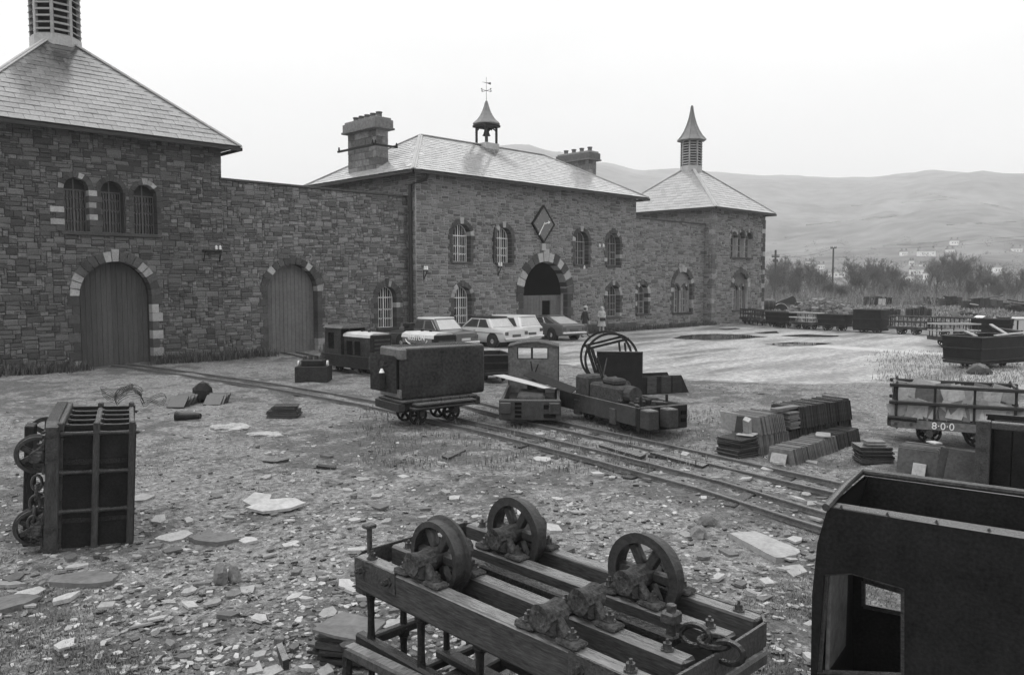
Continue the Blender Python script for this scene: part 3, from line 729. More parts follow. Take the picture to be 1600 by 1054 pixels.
s.prism([(c.x-.36, c.z+3.8), (c.x+.1, c.z+3.79), (c.x+.36, c.z+3.76), (c.x+.36, c.z+3.9), (c.x+.1, c.z+3.83)], c.y-.01, c.y+.01); s.build('weather_vane', 'iron', cp)
# downpipe, lamps, brackets
b = MB(); b.tube([(g0+.35, YF-.5, ZE-.1), (g0+.35, YF-.35, ZE-.35), (g0-.12, YF+.3, ZE-.6), (g0-.12, YF+.3, .1)], .09, 8)
for z in (1, 2.8, 4.6, 6.4): b.cyl((g0-.12, YF+.3, z), (g0-.12, YF+.3, z+.12), .12, n=8)
b.build('downpipe', 'gutter', gh, smooth=True)
for (px, py) in ((662, 421), (778, 415)):
    p = onY(px, py, YF-.02); b = MB(); b.tube([p+Vector((0, 0, -.55)), p+Vector((0, 0, -.05)), p+Vector((0, -.3, -.05)), p+Vector((0, 0, -.5))], .025, 6); b.build('insulator_bracket', 'iron', gh)
    for k in (.08, .26):
        s = MB(); s.lathe([(.03, 0), (.07, .03), (.05, .09), (.06, .12), (.03, .2)], 8, Matrix.Translation(p+Vector((0, -k, -.03)))); s.build('insulator', 'paint_white', gh)
for (px, py) in ((937, 386), (943, 386), (913, 420)):
    p = onY(px, py, YF-.1); s = MB(); s.lathe([(.03, 0), (.07, .03), (.05, .09), (.06, .12), (.03, .2)], 8, Matrix.Translation(p)); s.cyl(p, p+Vector((0, .12, -.02)), .02, n=6); s.build('insulator', 'paint_white', gh)
p = onY(767, 352, YF-.02); q = onY(771, 410, YF-.05); b = MB(); b.tube([p, p+Vector((.12, -.25, .05)), Vector((q.x, YF-.12, p.z-.2)), q], .03, 6); b.build('lamp_bracket', 'iron', gh)
# plinth of the right half
x = 36.6
while x < g1-.1:
    e = min(g1, x+random.uniform(.6, 1.1)); s = MB(); s.box(x+.005, e-.005, YF-.16, YF-.02, -.05, .5+random.uniform(-.01, .01), .02); s.build('plinth_stone', 'dressed_dark', gh); x = e
# ------------------------------------------------------------------ far linking wall
rw = thing('stone_wall', 'short stone linking wall between the gatehouse and the far tower', 'wall')
F = FR(YW); rx0, rx1 = g1+.002, 51.28; hs = hole(995, 1012, 444, 490, YW); hb = hole(1052, 1080, 424, 488, YW)
masonry(rw, F, rx0, rx1, -.1, 7.25, [hs, hb], 'stone_mid', 'mortar_light', seed=83, gap=.03, cw=.11, ch=.09)
arch_stones(rw, F, hs, 9, .26, .35, seed=84); jambs(rw, F, hs, .15, .22, .25, seed=85); window(rw, F, hs, 'louvre'); sill(rw, F, hs['u0'], hs['u1'], hs['z0'])
arch_stones(rw, F, hb, 13, .34, .4, seed=86, y1=.16); jambs(rw, F, hb, .15, .25, .28, seed=87, y1=.16); sill(rw, F, hb['u0'], hb['u1'], hb['z0'])
def twin(par, M, h, sm):
    w_ = (h['u1']-h['u0']); m_ = (h['u0']+h['u1'])/2; zt_ = h['z0']+(h['z1']-h['z0'])*.66
    ws = [dict(u0=h['u0']+.12*w_, u1=m_-.07*w_, z0=h['z0']+.02, z1=zt_), dict(u0=m_+.07*w_, u1=h['u1']-.12*w_, z0=h['z0']+.02, z1=zt_)]
    me = plate_mesh(arc_poly(h, e=.02), [arc_poly(q) for q in ws], .2, 'window_infill'); me.materials.append(MATS[sm]); f = obj('window_infill', me, par, M @ Matrix.Translation((0, .17, 0)))
    for i, q in enumerate(ws): arch_stones(par, M @ Matrix.Translation((0, .17, 0)), q, 7, .14, .3, y0=-.03, y1=.1, seed=i); window(par, M, q, 'louvre', .3, nv=3)
twin(rw, F, hb, 'stone_mid')
x = rx0
while x < rx1-.05:
    e = min(rx1-.002, x+random.uniform(.8, 1.2)); q = MB(); q.box(x+.004, e-.004, YW-.1, YW+.55, 7.25, 7.34+random.uniform(0, .006), .012); q.build('coping_stone', 'coping', rw); x = e
# ------------------------------------------------------------------ far tower
rt = thing('tower_building', 'far stone tower with slender spired turret and paired lower windows', 'tower')
F = FR(YF); r0, r1 = 51.28, 59.1; ryb = 39.8
t3 = [hole(1141.5, 1151.5, 361, 402, YF), hole(1153, 1163, 362, 402, YF), hole(1164.5, 1174.5, 363, 402, YF)]
for q in t3: q['z0'] = 4.95
h2 = hole(1145, 1168, 426, 484, YF)
masonry(rt, F, r0, r1, -.1, ZE, t3+[h2], 'stone_mid', 'mortar_light', seed=93, gap=.03, cw=.11, ch=.09)
side_wall(rt, r0-.002, YF+.02, ryb, 'stone_mid', 'mortar_light', 7.1, 94)
for (x0_, x1_, y0_, y1_) in ((r1-.5, r1, YF+.52, ryb), (r0+.52, r1-.52, ryb-.5, ryb)):
    b = MB(); b.box(x0_, x1_, y0_, y1_, -.1, ZE); b.build('wall', 'wall_far', rt)
for i, q in enumerate(t3): arch_stones(rt, F, q, 7, .18, .3, seed=95+i); window(rt, F, q, 'louvre', nv=3)
sill(rt, F, t3[0]['u0'], t3[2]['u1'], 4.95)
arch_stones(rt, F, h2, 11, .34, .4, seed=99, y1=.16); sill(rt, F, h2['u0'], h2['u1'], h2['z0']); twin(rt, F, h2, 'stone_mid')
z = .1; k = 0
while z < ZE-.5:
    e = .55 if k % 2 else .35; s = MB(); s.box(r1-e, r1+.02, YF-.05, YF+.3, z+.008, z+.35, .015); s.build('quoin', 'dressed_light' if random.random() < .25 else 'dressed_dark', rt)
    s = MB(); s.box(r0-.03, r0+e, YF-.045, YF+.3, z+.008, z+.35, .015); s.build('quoin', 'dressed_light' if random.random() < .15 else 'stone_mid', rt); z += .358; k += 1
rc = (55.2, 35.4, 0)
hip_roof(rt, r0-.55, r1+.6, YF-.6, ryb+.6, ZE+.05, rc[0], rc[0], rc[1], 12.35, seed=3, sm='roof_slate_mid')
turret(rt, rc, 12.0, 14.2, .78, 16.95)
flush_stones()
# ------------------------------------------------------------------ tracks
def track(label, pts, gauge=.58, sleepers=()):
    t = thing('railway_track', label, 'track', (pts[0][0], pts[0][1], 0)); o = Vector((pts[0][0], pts[0][1], 0)); P = [Vector((x, y, .02)) for x, y in pts]
    for s in (-1, 1):
        b = MB(); Q = []
        for i, p in enumerate(P):
            d = (P[min(i+1, len(P)-1)]-P[max(i-1, 0)]).normalized(); Q.append(p+Vector((d.y, -d.x, 0))*s*gauge/2-o)
        for p, q in zip(Q, Q[1:]):
            b.beam(p+Vector((0, 0, -.012)), q+Vector((0, 0, -.012)), .085, .016, ext=.004); b.beam(p+Vector((0, 0, .018)), q+Vector((0, 0, .018)), .02, .05, ext=.003); b.beam(p+Vector((0, 0, .052)), q+Vector((0, 0, .052)), .05, .026, .006, ext=.003)
        b.build('rail', 'rail_steel', t)
    for (x, y, a) in sleepers:
        b = MB(); b.box(-.55, .55, -.09, .09, -.1, .0, .012); b.build('sleeper', 'wood_dark', t, M=Matrix.Translation((x-o.x, y-o.y, gz(x, y)+.015)) @ Matrix.Rotation(a, 4, 'Z'))
    return t
track('narrow track running to the near tower door', [(9.35, 2.0), (9.9, 4.5), (10.36, 6.2), (10.75, 8.6), (11.08, 11.3), (11.3, 14), (11.42, 16.5), (11.4, 19), (11.3, 22), (11.0, 25), (10.7, 28), (10.3, 30.9)], sleepers=[(10.2, 5.6, .15), (10.6, 7.6, .12), (10.85, 9.4, .1), (10.95, 10.4, .1)])
track('narrow track beside the slate stacks leading under the cut-down locomotive', [(11.3, 2.0), (11.55, 4.8), (11.82, 6.6), (12.2, 8.9), (12.55, 11.6), (13.1, 14.5), (14.2, 18), (15.2, 21.5), (15.9, 25), (16.9, 28.5), (17.4, 31.2)], sleepers=[(11.7, 5.7, .12), (12.1, 8.2, .14), (12.35, 10.2, .14)])
# ------------------------------------------------------------------ slate wagons
def wheel_mesh(r=.2, wd=.07, m='iron'):
    b = MB(); b.lathe([(r*.84, -wd/2), (r, -wd/2), (r*1.0, wd*.25), (r*1.1, wd*.34), (r*1.1, wd/2), (r*.84, wd/2), (r*.84, -wd/2)], 36, Matrix.Rotation(R(90), 4, 'X'))
    for k in range(6):
        a = k*math.pi/3; d = Vector((math.cos(a), 0, math.sin(a))); b.beam(d*r*.25, d*r*.85, .06, .045, .01, up=(0, 1, 0))
    b.lathe([(r*.3, -wd*.7), (r*.3, wd*.7)], 12, Matrix.Rotation(R(90), 4, 'X')); return b.mesh('wheel', m, smooth=True)
WHEEL = wheel_mesh(); WHEEL_R = wheel_mesh(.205, .095, 'wheel_iron')
def spindle(b, p, q, r=.024):
    p = Vector(p); q = Vector(q); d = q-p; pts = [0, .08, .1, .2, .5, .8, .9, .92, 1]; rs = [1.5, 1.5, 1.15, .95, .85, .95, 1.15, 1.5, 1.5]
    b.tube([p+d*t for t in pts], [r*k for k in rs], 8)
def pedestal_mesh(wd=.07):
    b = MB(); b.lathe([(.03, -wd), (.066, -wd), (.06, 0), (.066, wd), (.03, wd)], 12, Matrix.Rotation(R(90), 4, 'X'))
    for s in (-1, 1):
        b.beam((s*.04, 0, .01), (s*.11, 0, .085), .07, .05, .012, up=(0, 1, 0)); b.box(s*.07, s*.2, -.05, .05, .07, .1, .012) if s > 0 else b.box(-.2, -.07, -.05, .05, .07, .1, .012)
    b.box(-.07, .07, -.05, .05, 0, .09, .02)
    b.v = [v+Vector((random.uniform(-.005, .005), random.uniform(-.005, .005), random.uniform(-.004, .004))) for v in b.v]; return b.mesh('bearing', 'rust')
PED = pedestal_mesh()
def bolt_mesh(r=.022, h=.035):
    b = MB(); b.lathe([(r*1.5, 0), (r*1.5, h*.25), (r, h*.25), (r, h), (r*.4, h), (r*.4, h*1.5)], 6); return b.mesh('bolt', 'iron_worn')
BOLT = bolt_mesh()
def slate_wagon(name, label, L_=2.1, W=.97, H=.62, nposts=4, wheels=((-1, -1), (-1, 1), (1, -1), (1, 1)), wm='wood_dark', rm='wood_dark', liner=False, floor=True, detail=True, group=None, nend=2, wb=.4, wmesh=None, bh=.14):
    t = thing(name, label, 'wagon', group=group); zb = .30; zt_ = zb+bh; yo = W/2-.05; yi = yo-.27; TR = Matrix.Translation
    for y in (-yo, -yi, yi, yo):
        b = MB(); b.box(-L_/2, L_/2, y-.05, y+.05, zb, zt_, .012)
        if detail: b.v = [v+Vector((0, random.uniform(-.004, .004), random.uniform(-.004, .004))) for v in b.v]
        f = b.build('frame_beam', wm, t)
        if detail:
            for x in (-L_/2+.12, L_/2-.12): obj('bolt', BOLT, f, TR((x, y, zb)) @ Matrix.Rotation(math.pi, 4, 'X'))
    for s in (-1, 1):
        b = MB(); pts = [(s*(L_/2-.42), -W/2), (s*(L_/2-.02), -W/2), (s*(L_/2+.04), -W/2+.08), (s*(L_/2+.05), 0), (s*(L_/2+.04), W/2-.08), (s*(L_/2-.02), W/2), (s*(L_/2-.42), W/2)]
        for (p, q) in zip(pts, pts[1:]): b.beam((p[0], p[1], zb+.06), (q[0], q[1], zb+.06), .014, .12, ext=.004)
        b.build('end_strap', 'iron_worn', t)
        b = MB(); b.box(s*(L_/2-.02)-.05, s*(L_/2-.02)+.05, -W/2+.02, W/2-.02, zt_-.03, zt_+.04, .012); b.build('headstock', wm, t)
        if detail:
            for y in (-W/2-.008, W/2+.008):
                for x in (L_/2-.36, L_/2-.1): obj('rivet', BOLT, t, TR((s*x, y, zb+.06)) @ Matrix.Rotation(R(90) if y < 0 else R(-90), 4, 'X'))
    for sx in (-1, 1):
        for sy in (-1, 1):
            x = sx*wb
            for y in ((sy*yo, sy*yi) if detail else (sy*yo,)):
                p = obj('bearing', PED, t, TR((x, y, zb-.1)))
                if detail:
                    for q in (-.14, .14): obj('bolt', BOLT, p, TR((q, 0, .07)) @ Matrix.Rotation(math.pi, 4, 'X'))
            if (sx, sy) in wheels: obj('wheel', wmesh or WHEEL_R, t, TR((x, sy*(yo+yi)/2, zb-.1)) @ Matrix.Rotation(0 if sy > 0 else math.pi, 4, 'Z'))
    for s in (-1, 1):
        for i in range(nposts):
            x = -L_/2+.1+(L_-.2)*i/(nposts-1); b = MB(); n = 2
            for k in range(n): spindle(b, (x, s*yo, zt_+H/n*k), (x, s*yo, zt_+H/n*(k+1)))
            b.build('post', 'iron' if not liner else 'iron_worn', t)
        for i in range(nend):
            y = -yi+2*yi*i/max(1, nend-1); b = MB()
            for k in range(2): spindle(b, (s*(L_/2-.06), y, zt_+.04+(H-.04)/2*k), (s*(L_/2-.06), y, zt_+.04+(H-.04)/2*(k+1)))
            b.build('post', 'iron', t)
    for k in (1, 2):
        z = zt_+H/2*k
        for s in (-1, 1):
            b = MB(); b.box(-L_/2-.03, L_/2+.03, s*yo-.035, s*yo+.035, z-.04, z+.03, .014); r_ = b.build('side_rail', rm, t)
            for x in (-L_/2+.1, L_/2-.1):
                if detail and k == 2: obj('bolt', BOLT, r_, TR((x, s*yo, z+.03)))
            b = MB(); b.box(s*(L_/2-.06)-.03, s*(L_/2-.06)+.03, -yo+.036, yo-.036, z-.035, z+.025, .012); b.build('end_rail', rm, t)
    if floor:
        n = 9; w_ = L_/n
        for i in range(n):
            b = MB(); b.box(-L_/2+i*w_+.01, -L_/2+(i+1)*w_-.012, -yo+.02, yo-.02, zt_+.002, zt_+.028); b.build('floor_plank', wm, t)
    if liner:
        for s in (-1, 1):
            b = MB(); b.box(-L_/2+.02, L_/2-.02, s*(yo-.05)-.006, s*(yo-.05)+.006, zt_+.03, zt_+H+.04); b.build('lining_sheet', 'iron_plate', t)
            for x in (-L_*.22, L_*.22): b = MB(); b.box(x-.03, x+.03, s*(yo-.03)-.012, s*(yo-.03)+.012, zt_+.03, zt_+H); b.build('stiffener', 'iron', t)
    return t
def place(t, M): t.matrix_world = M; return t
# foreground: turned upside down on a heap
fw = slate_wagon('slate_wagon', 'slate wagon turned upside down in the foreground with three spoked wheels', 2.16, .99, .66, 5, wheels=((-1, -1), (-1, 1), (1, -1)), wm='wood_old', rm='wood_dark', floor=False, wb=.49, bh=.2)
M0 = Matrix.Translation((3.125, 2.93, 1.75)) @ Matrix.Rotation(R(-90.5), 4, 'Z') @ Matrix.Rotation(math.pi, 4, 'X'); place(fw, M0)
# (local +y is world -X after the flip)
for k, (y, z, a) in enumerate(((.0, .36, .0),)):
    b = MB(); b.box(-.75, .9, -.035, .035, .31, .36, .01); b.build('draw_bar', 'iron', fw)
b = MB(); b.cyl((.86, 0, .17), (.86, 0, .36), .024, n=8); b.box(.82, .9, -.04, .04, .2, .26, .01); b.build('draw_pin', 'iron_worn', fw)
for k in range(3):
    b = MB(); c0 = Vector((1.0+.085*k, .012*(-1)**k, .27+.012*k)); ax = Vector((1, 0, -.12)); oth = Vector((0, 1, .2)) if k % 2 else Vector((0, .2, 1))
    b.tube([c0+ax*.075*math.cos(t)+oth*.045*math.sin(t) for t in [2*math.pi*i/16 for i in range(16)]], .015, 6, True); b.build('chain_link', 'iron', fw)
b = MB(); b.cyl((-1.0, .435, .28), (-1.0, .435, .12), .016, n=8); b.box(-1.03, -.97, .4, .47, .1, .125, .005); b.build('loose_bolt', 'iron_worn', fw)
# heap of timbers and slates below it
hp = thing('timber_heap', 'heap of broken wagon timbers under the upturned slate wagon', 'timber', (3.1, 3.0, 0))
for k, (x0, y0, x1, y1, z, w_, h_) in enumerate(((-.55, .95, -.42, -1.2, .92, .09, .07), (-.62, 1.15, -.25, -1.2, .66, .1, .09), (-.45, 1.1, -.6, -1.2, .42, .12, .12), (.4, .9, .35, -1.1, .42, .12, .12), (-.6, .7, .6, .75, .55, .14, .1), (-.6, -.1, .6, -.15, .55, .14, .1), (-.62, -.8, .55, -.75, .55, .12, .1), (-.4, .95, .45, .9, .15, .16, .24), (-.5, -.5, .5, -.5, .15, .16, .24), (-.5, .2, .5, .2, .15, .16, .24), (-.2, 1.0, -.1, -1.1, .64, .1, .06), (.2, 1.0, .15, -1.1, .64, .1, .06))):
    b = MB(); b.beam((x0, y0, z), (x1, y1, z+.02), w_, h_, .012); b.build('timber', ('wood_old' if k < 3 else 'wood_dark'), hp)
for k in range(3):
    b = MB(); spindle(b, (-.57+.02*k, .95-.75*k, .66), (-.55+.02*k, .95-.75*k, .95), .035); b.build('iron_post', 'iron', hp)
# left: stood on end
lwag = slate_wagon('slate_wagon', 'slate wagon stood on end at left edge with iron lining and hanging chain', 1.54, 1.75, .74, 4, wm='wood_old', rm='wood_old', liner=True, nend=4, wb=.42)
d_ = Vector((.945, -.326, 0)).normalized(); yl = d_.cross(Vector((0, 0, 1)))
O = Vector((2.55, 9.95, 0))-d_*.37-yl*(1.75/2-.05); O.z = .74
M1 = (Matrix.Rotation(R(3), 3, Vector((0, 0, 1)).cross(d_)) @ Matrix((Vector((0, 0, 1)), yl, d_)).transposed()).to_4x4(); M1.translation = O; place(lwag, Matrix.Rotation(0, 4, 'Z') @ M1)
for k in range(6):
    b = MB(); c0 = Vector((.12-.115*k, .8, .22-.008*k)); ax = Vector((1, 0, 0)); oth = Vector((0, 1, .15)) if k % 2 else Vector((0, .15, 1))
    b.tube([c0+ax*.085*math.cos(t)+oth*.05*math.sin(t) for t in [2*math.pi*i/14 for i in range(14)]], .017, 6, True); b.build('chain_link', 'iron_worn', lwag)
for z, w_ in ((.06, .1), (.2, .1)):
    b = MB(); b.box(-.72, .7, .1+z, .2+z, .05, .16, .01); b.build('under_timber', 'wood_dark', lwag)
# the numbered wagon, loaded
w8 = slate_wagon('slate_wagon', 'numbered slate wagon heaped with waste slates on the right', 2.15, 1.0, .66, 4, wm='iron_worn', rm='wood_dark', nend=3, wmesh=WHEEL)
pa, pb_ = G(1392, 692), G(1570, 706); ang8 = math.atan2(pb_.y-pa.y, pb_.x-pa.x); d8 = Vector((math.cos(ang8), math.sin(ang8), 0)); n8 = Vector((-d8.y, d8.x, 0))
place(w8, Matrix.Translation(pa+d8*1.05+n8*.5+Vector((0, 0, .03))) @ Matrix.Rotation(ang8, 4, 'Z'))
b = MB(); b.box(-1.06, .98, -.515, -.503, .285, .435); b.build('number_board', 'paint_grey', w8)
me = text_mesh('8·0·0', .19); me.materials.append(MATS['paint_white']); obj('number', me, w8, Matrix.Translation((-.18, -.52, .36)) @ Matrix.Rotation(R(90), 4, 'X'))
b = MB(); b.cyl((-1.12, -.49, .47), (-.62, -.5, .45), .045, n=10); b.build('side_roll', 'iron', w8, smooth=True)
def slate_piece(w_, h_, t_, seed, irregular=.12):
    rr = random.Random(seed); p = [(-w_/2, -h_/2), (w_/2, -h_/2), (w_/2, h_/2), (-w_/2, h_/2)]
    q = []
    for i, (x, y) in enumerate(p):
        q.append((x*(1-rr.uniform(0, irregular)), y*(1-rr.uniform(0, irregular))))
        nx_, ny_ = p[(i+1) % 4]; q.append(((x+nx_)/2*(1+rr.uniform(-.05, .03)), (y+ny_)/2*(1+rr.uniform(-.05, .03))))
    return q
for i in range(44):
    rr = random.Random(900+i); b = MB(); b.prism(slate_piece(rr.uniform(.26, .5), rr.uniform(.25, .42), .02, i), -.01, .01)
    x = -.92+1.84*(i % 22)/21+rr.uniform(-.04, .04); lay = i//22
    M = w8.matrix_world @ Matrix.Translation((x, (-.36 if lay == 0 else rr.uniform(-.2, .3)), .63+(.28 if lay else 0)+rr.uniform(-.05, .07))) @ Matrix.Rotation(rr.uniform(-.3, .3), 4, 'Z') @ Matrix.Rotation(rr.uniform(-.35, .1), 4, 'X') @ Matrix.Rotation(rr.uniform(-.35, .35), 4, 'Y')
    o = b.build('slate_offcut', 'slate_pale' if rr.random() < .65 else 'slate'); o.matrix_world = M
    tag(o, 'waste slate loaded in the numbered wagon', 'slate', 'waste slates in the numbered wagon')
b = MB(); b.box(-.95, .95, -.3, .42, .47, .7, .04); o = b.build('slate_load', 'slate_dark'); o.matrix_world = w8.matrix_world; tag(o, 'packed slate waste filling the bottom of the numbered wagon', 'slate')
# ------------------------------------------------------------------ iron box wagons
def box_wagon(name, label, L_=1.9, W=1.05, H=.62, fl=.06, zb=.42, wheels=True, m='iron_plate', group=None, ribs=4, cat='wagon'):
    t = thing(name, label, cat, group=group); b = MB()
    lo_ = [(-L_/2+fl, -W/2+fl), (L_/2-fl, -W/2+fl), (L_/2-fl, W/2-fl), (-L_/2+fl, W/2-fl)]; hi_ = [(-L_/2, -W/2), (L_/2, -W/2), (L_/2, W/2), (-L_/2, W/2)]
    k = .03; li = [(x*(1-k*2/L_), y*(1-k*2/W)) for x, y in lo_]; hi2 = [(x*(1-k*2/L_), y*(1-k*2/W)) for x, y in hi_]
    V = [(x, y, zb) for x, y in lo_]+[(x, y, zb+H) for x, y in hi_]+[(x, y, zb+H) for x, y in hi2]+[(x, y, zb+.03) for x, y in li]
    fs = [(3, 2, 1, 0), (12, 13, 14, 15)]
    for i in range(4):
        j = (i+1) % 4; fs += [(i, j, 4+j, 4+i), (4+i, 4+j, 8+j, 8+i), (8+i, 8+j, 12+j, 12+i)]
    b.add(V, fs); b.build('body', m, t)
    b = MB()
    for i in range(4): p, q = hi_[i], hi_[(i+1) % 4]; b.beam((p[0], p[1], zb+H), (q[0], q[1], zb+H), .05, .05, .01, ext=.02)
    b.build('rim', 'iron_worn', t)
    for z, f in ((zb+H*.5, .5), (zb+.02, 1)):
        for s in (-1, 1): b = MB(); b.box(-L_/2, L_/2, s*(W/2-fl*f+.015)-.02, s*(W/2-fl*f+.015)+.02, z-.03, z+.03, .008); b.build('band', 'iron', t)
        for s in (-1, 1): b = MB(); b.box(s*(L_/2-fl*f+.015)-.02, s*(L_/2-fl*f+.015)+.02, -W/2+.06, W/2-.06, z-.03, z+.03, .008); b.build('band', 'iron', t)
    b = MB(); b.box(-L_/2-.03, L_/2+.03, -W/2+.08, W/2-.08, zb-.12, zb-.02, .015); b.build('underframe', 'wood_dark', t)
    if wheels:
        for sx in (-1, 1):
            for sy in (-1, 1): obj('wheel', WHEEL, t, Matrix.Translation((sx*L_*.24, sy*.29, .215)) @ Matrix.Rotation(0 if sy > 0 else math.pi, 4, 'Z'))
            b = MB(); b.cyl((sx*L_*.24, -.36, .215), (sx*L_*.24, .36, .215), .035, n=8); b.build('axle', 'iron', t)
    return t
bwp = box_wagon('iron_wagon', 'rusty iron box wagon next to the tall iron box in the far row', group='wagons in the far row')
bars = slate_wagon('slate_wagon', 'open barred slate wagon with pale rails between two dark box wagons', rm='wood_pale', detail=False, nposts=4, group='wagons in the far row', wmesh=WHEEL)
barsd = slate_wagon('slate_wagon', 'dark barred slate wagon just right of the tall iron box', rm='wood_dark', detail=False, nposts=5, group='wagons in the far row', wmesh=WHEEL)
path = [(54.6, 30.0), (51.6, 26.4), (50.0, 21.5), (49.7, 17), (49.9, 12.5)]
seg = [(Vector(a+(0,)), Vector(b_+(0,))) for a, b_ in zip(path, path[1:])]
def along(s):
    for a, b_ in seg:
        l_ = (b_-a).length
        if s <= l_: d = (b_-a)/l_; return a+d*s, math.atan2(d.y, d.x)
        s -= l_
    return path_end, -1.5
path_end = Vector(path[-1]+(0,))
rowk = [('barsd', 'dark barred slate wagon nearest the far tower in the row'), ('barsd', 'dark barred slate wagon, second from the far tower'), ('box', 'iron box wagon in the row, third from the far tower'), ('bars', 'open barred slate wagon with pale rails between two dark box wagons'), ('box', 'rusty iron box wagon next to the tall iron box in the far row'), ('tall', ''), ('barsd', 'dark barred slate wagon just right of the tall iron box'), ('barsd', 'barred slate wagon in the middle of the row below the rubble heap'), ('box', 'long dark iron box wagon near the right end of the row'), ('box', 'last iron box wagon at the right end of the far row')]
used = set(); s = .9
for kind, lab in rowk:
    p, a = along(s); s += 2.28; p = p+Vector((0, 0, .01))
    if kind == 'tall':
        t = box_wagon('iron_wagon', 'tall plain iron box wagon standing in the far wagon row', 1.7, 1.15, 1.15, .0, .25, group='wagons in the far row'); t.location = p; t.rotation_euler = (0, 0, a); continue
    src = {'box': bwp, 'bars': bars, 'barsd': barsd}[kind]
    if kind in used: dup(src, lab, p, a)
    else: src.location = p; src.rotation_euler = (0, 0, a); src['label'] = lab; used.add(kind)
# right-hand wagons in the middle distance
dup(bars, 'open barred slate wagon angled in front of the row at right', G(1500, 541)+Vector((0, .3, .02)), R(-38), 'wagons at the right edge')
t = box_wagon('iron_wagon', 'dark iron wagon with broken boards across its top at the right edge', 2.7, 1.5, .85, .05, .3, group='wagons at the right edge'); pr_ = G(1515, 576); t.location = (pr_.x+1.15, pr_.y-.15, 0); t.rotation_euler = (0, 0, R(-18))
for k, (a, b_) in enumerate(((((-1.3, -.5, 1.2)), (-.2, .6, 1.27)), ((-.6, -.75, 1.21), (2.6, -.3, 1.24)), ((.3, -.6, 1.22), (1.1, .5, 1.5)))):
    q = MB(); q.beam(a, b_, .12, .05, .01); o = q.build('loose_board', 'wood_pale'); o.matrix_world = Matrix.Translation(t.location) @ Matrix.Rotation(R(-18), 4, 'Z')
    tag(o, ['short pale board across the corner of the right-hand iron wagon', 'long pale board laid along the right-hand iron wagon', 'pale board tilting up out of the right-hand iron wagon'][k], 'board')
# box standing at the right edge: open steel-lined tub seen into
rb = thing('steel_tub', 'tall dark steel tub with bolted corner post at the right edge', 'tub', G(1531, 778)); rb.rotation_euler = (0, 0, R(-78))
b = MB(); b.box(0, 1.6, .75, .78, 0, 1.12); b.build('back_panel', 'iron_plate', rb)
for i in range(6): b = MB(); b.box(.12+i*.24, .345+i*.24, .7, .745, .02, 1.05, .006); b.build('board', 'iron_plate', rb)
b = MB(); b.box(0, .03, .1, .75, 0, 1.1); b.build('side_panel', 'iron_plate', rb)
b = MB(); b.box(-.08, .1, -.06, .09, 0, 1.13, .012); po = b.build('corner_post', 'iron_worn', rb)
for z in (.15, .45, .75, 1.02): obj('bolt', BOLT, po, Matrix.Translation((.0, -.06, z)) @ Matrix.Rotation(R(90), 4, 'X'))
b = MB(); b.box(.1, 1.6, -.05, .1, 1.02, 1.12, .012); b.build('top_rail', 'iron_worn', rb)
b = MB(); b.box(-.05, 1.6, -.05, .75, 0, .05); b.build('floor_plate', 'iron_plate', rb)
for k, (px, py, tilt) in enumerate(((1492, 770, .35), (1506, 773, .28))):
    p = G(px, py); b = MB(); b.prism([(-.3, 0), (.3, 0), (.26, .62), (-.2, .66)], -.025, .025); o = b.build('slate_slab', 'slate_dark'); o.matrix_world = Matrix.Translation(p) @ Matrix.Rotation(R(-72), 4, 'Z') @ Matrix.Rotation(-tilt, 4, 'X')
    tag(o, ['dark slate slab leaning at the left of the steel tub', 'dark slate slab wedged against the steel tub post'][k], 'slate')
# ------------------------------------------------------------------ locomotive cab, right foreground
ZC = 1.62; c0 = G(1286, 791, ZC); c1 = G(1363, 745, ZC); e0 = G(1600, 841, ZC); dx = (e0-c0); dx.z = 0; dx.normalize(); dy = Vector((-dx.y, dx.x, 0)); dep = (c1-c0).dot(dy)
cab = thing('locomotive_cab', 'black steel locomotive cab shell with cut-out window in right foreground', 'cab', (c0.x, c0.y, 0), math.atan2(dx.y, dx.x)); CL = 2.1
Mi = (Matrix.Translation((c0.x, c0.y, 0)) @ Matrix.Rotation(math.atan2(dx.y, dx.x), 4, 'Z')).inverted()
def onplate(px, py, y=0.0):
    r = Mi.to_3x3() @ ray(px, py); o = Mi @ CAM; q = o+r*((y-o.y)/r.y); return q.x, q.z
wpx = [onplate(*p) for p in ((1288, 897), (1330, 895), (1413, 919), (1413, 1058), (1276, 1052))]
bul = [(0.03, ZC), (-.03, ZC-.25), (-.055, ZC-.6), (-.05, .4), (-.03, 0)]
me = plate_mesh(bul[::-1]+[(CL, ZC), (CL, 0)], [[(x, z) for x, z in wpx]], .03, 'cab_side'); me.materials.append(MATS['iron_plate']); fs_ = obj('cab_side', me, cab)
b = MB(); W5 = [(x, 0, z) for x, z in wpx]
for i in range(5): p, q = Vector(W5[i]), Vector(W5[(i+1) % 5]); b.beam(p+Vector((0, .03, 0)), q+Vector((0, .03, 0)), .05, .02)
b.build('window_rim', 'iron_worn', fs_)
fx = [onplate(*p, dep) for p in ((1350, 905), (1417, 925), (1417, 958), (1350, 945))]
me = plate_mesh(bul[::-1]+[(CL, ZC), (CL, 0)], [[(x, z) for x, z in fx]], .025, 'cab_side'); me.materials.append(MATS['iron_plate']); fs2 = obj('cab_side', me, cab, Matrix.Translation((0, dep, 0)))
b = MB()
for i in range(4): p, q = fx[i], fx[(i+1) % 4]; b.beam((p[0], -.012, p[1]), (q[0], -.012, q[1]), .025, .035)
b.build('window_rim', 'iron_worn', fs2)
b = MB(); q = bul; n = len(q)
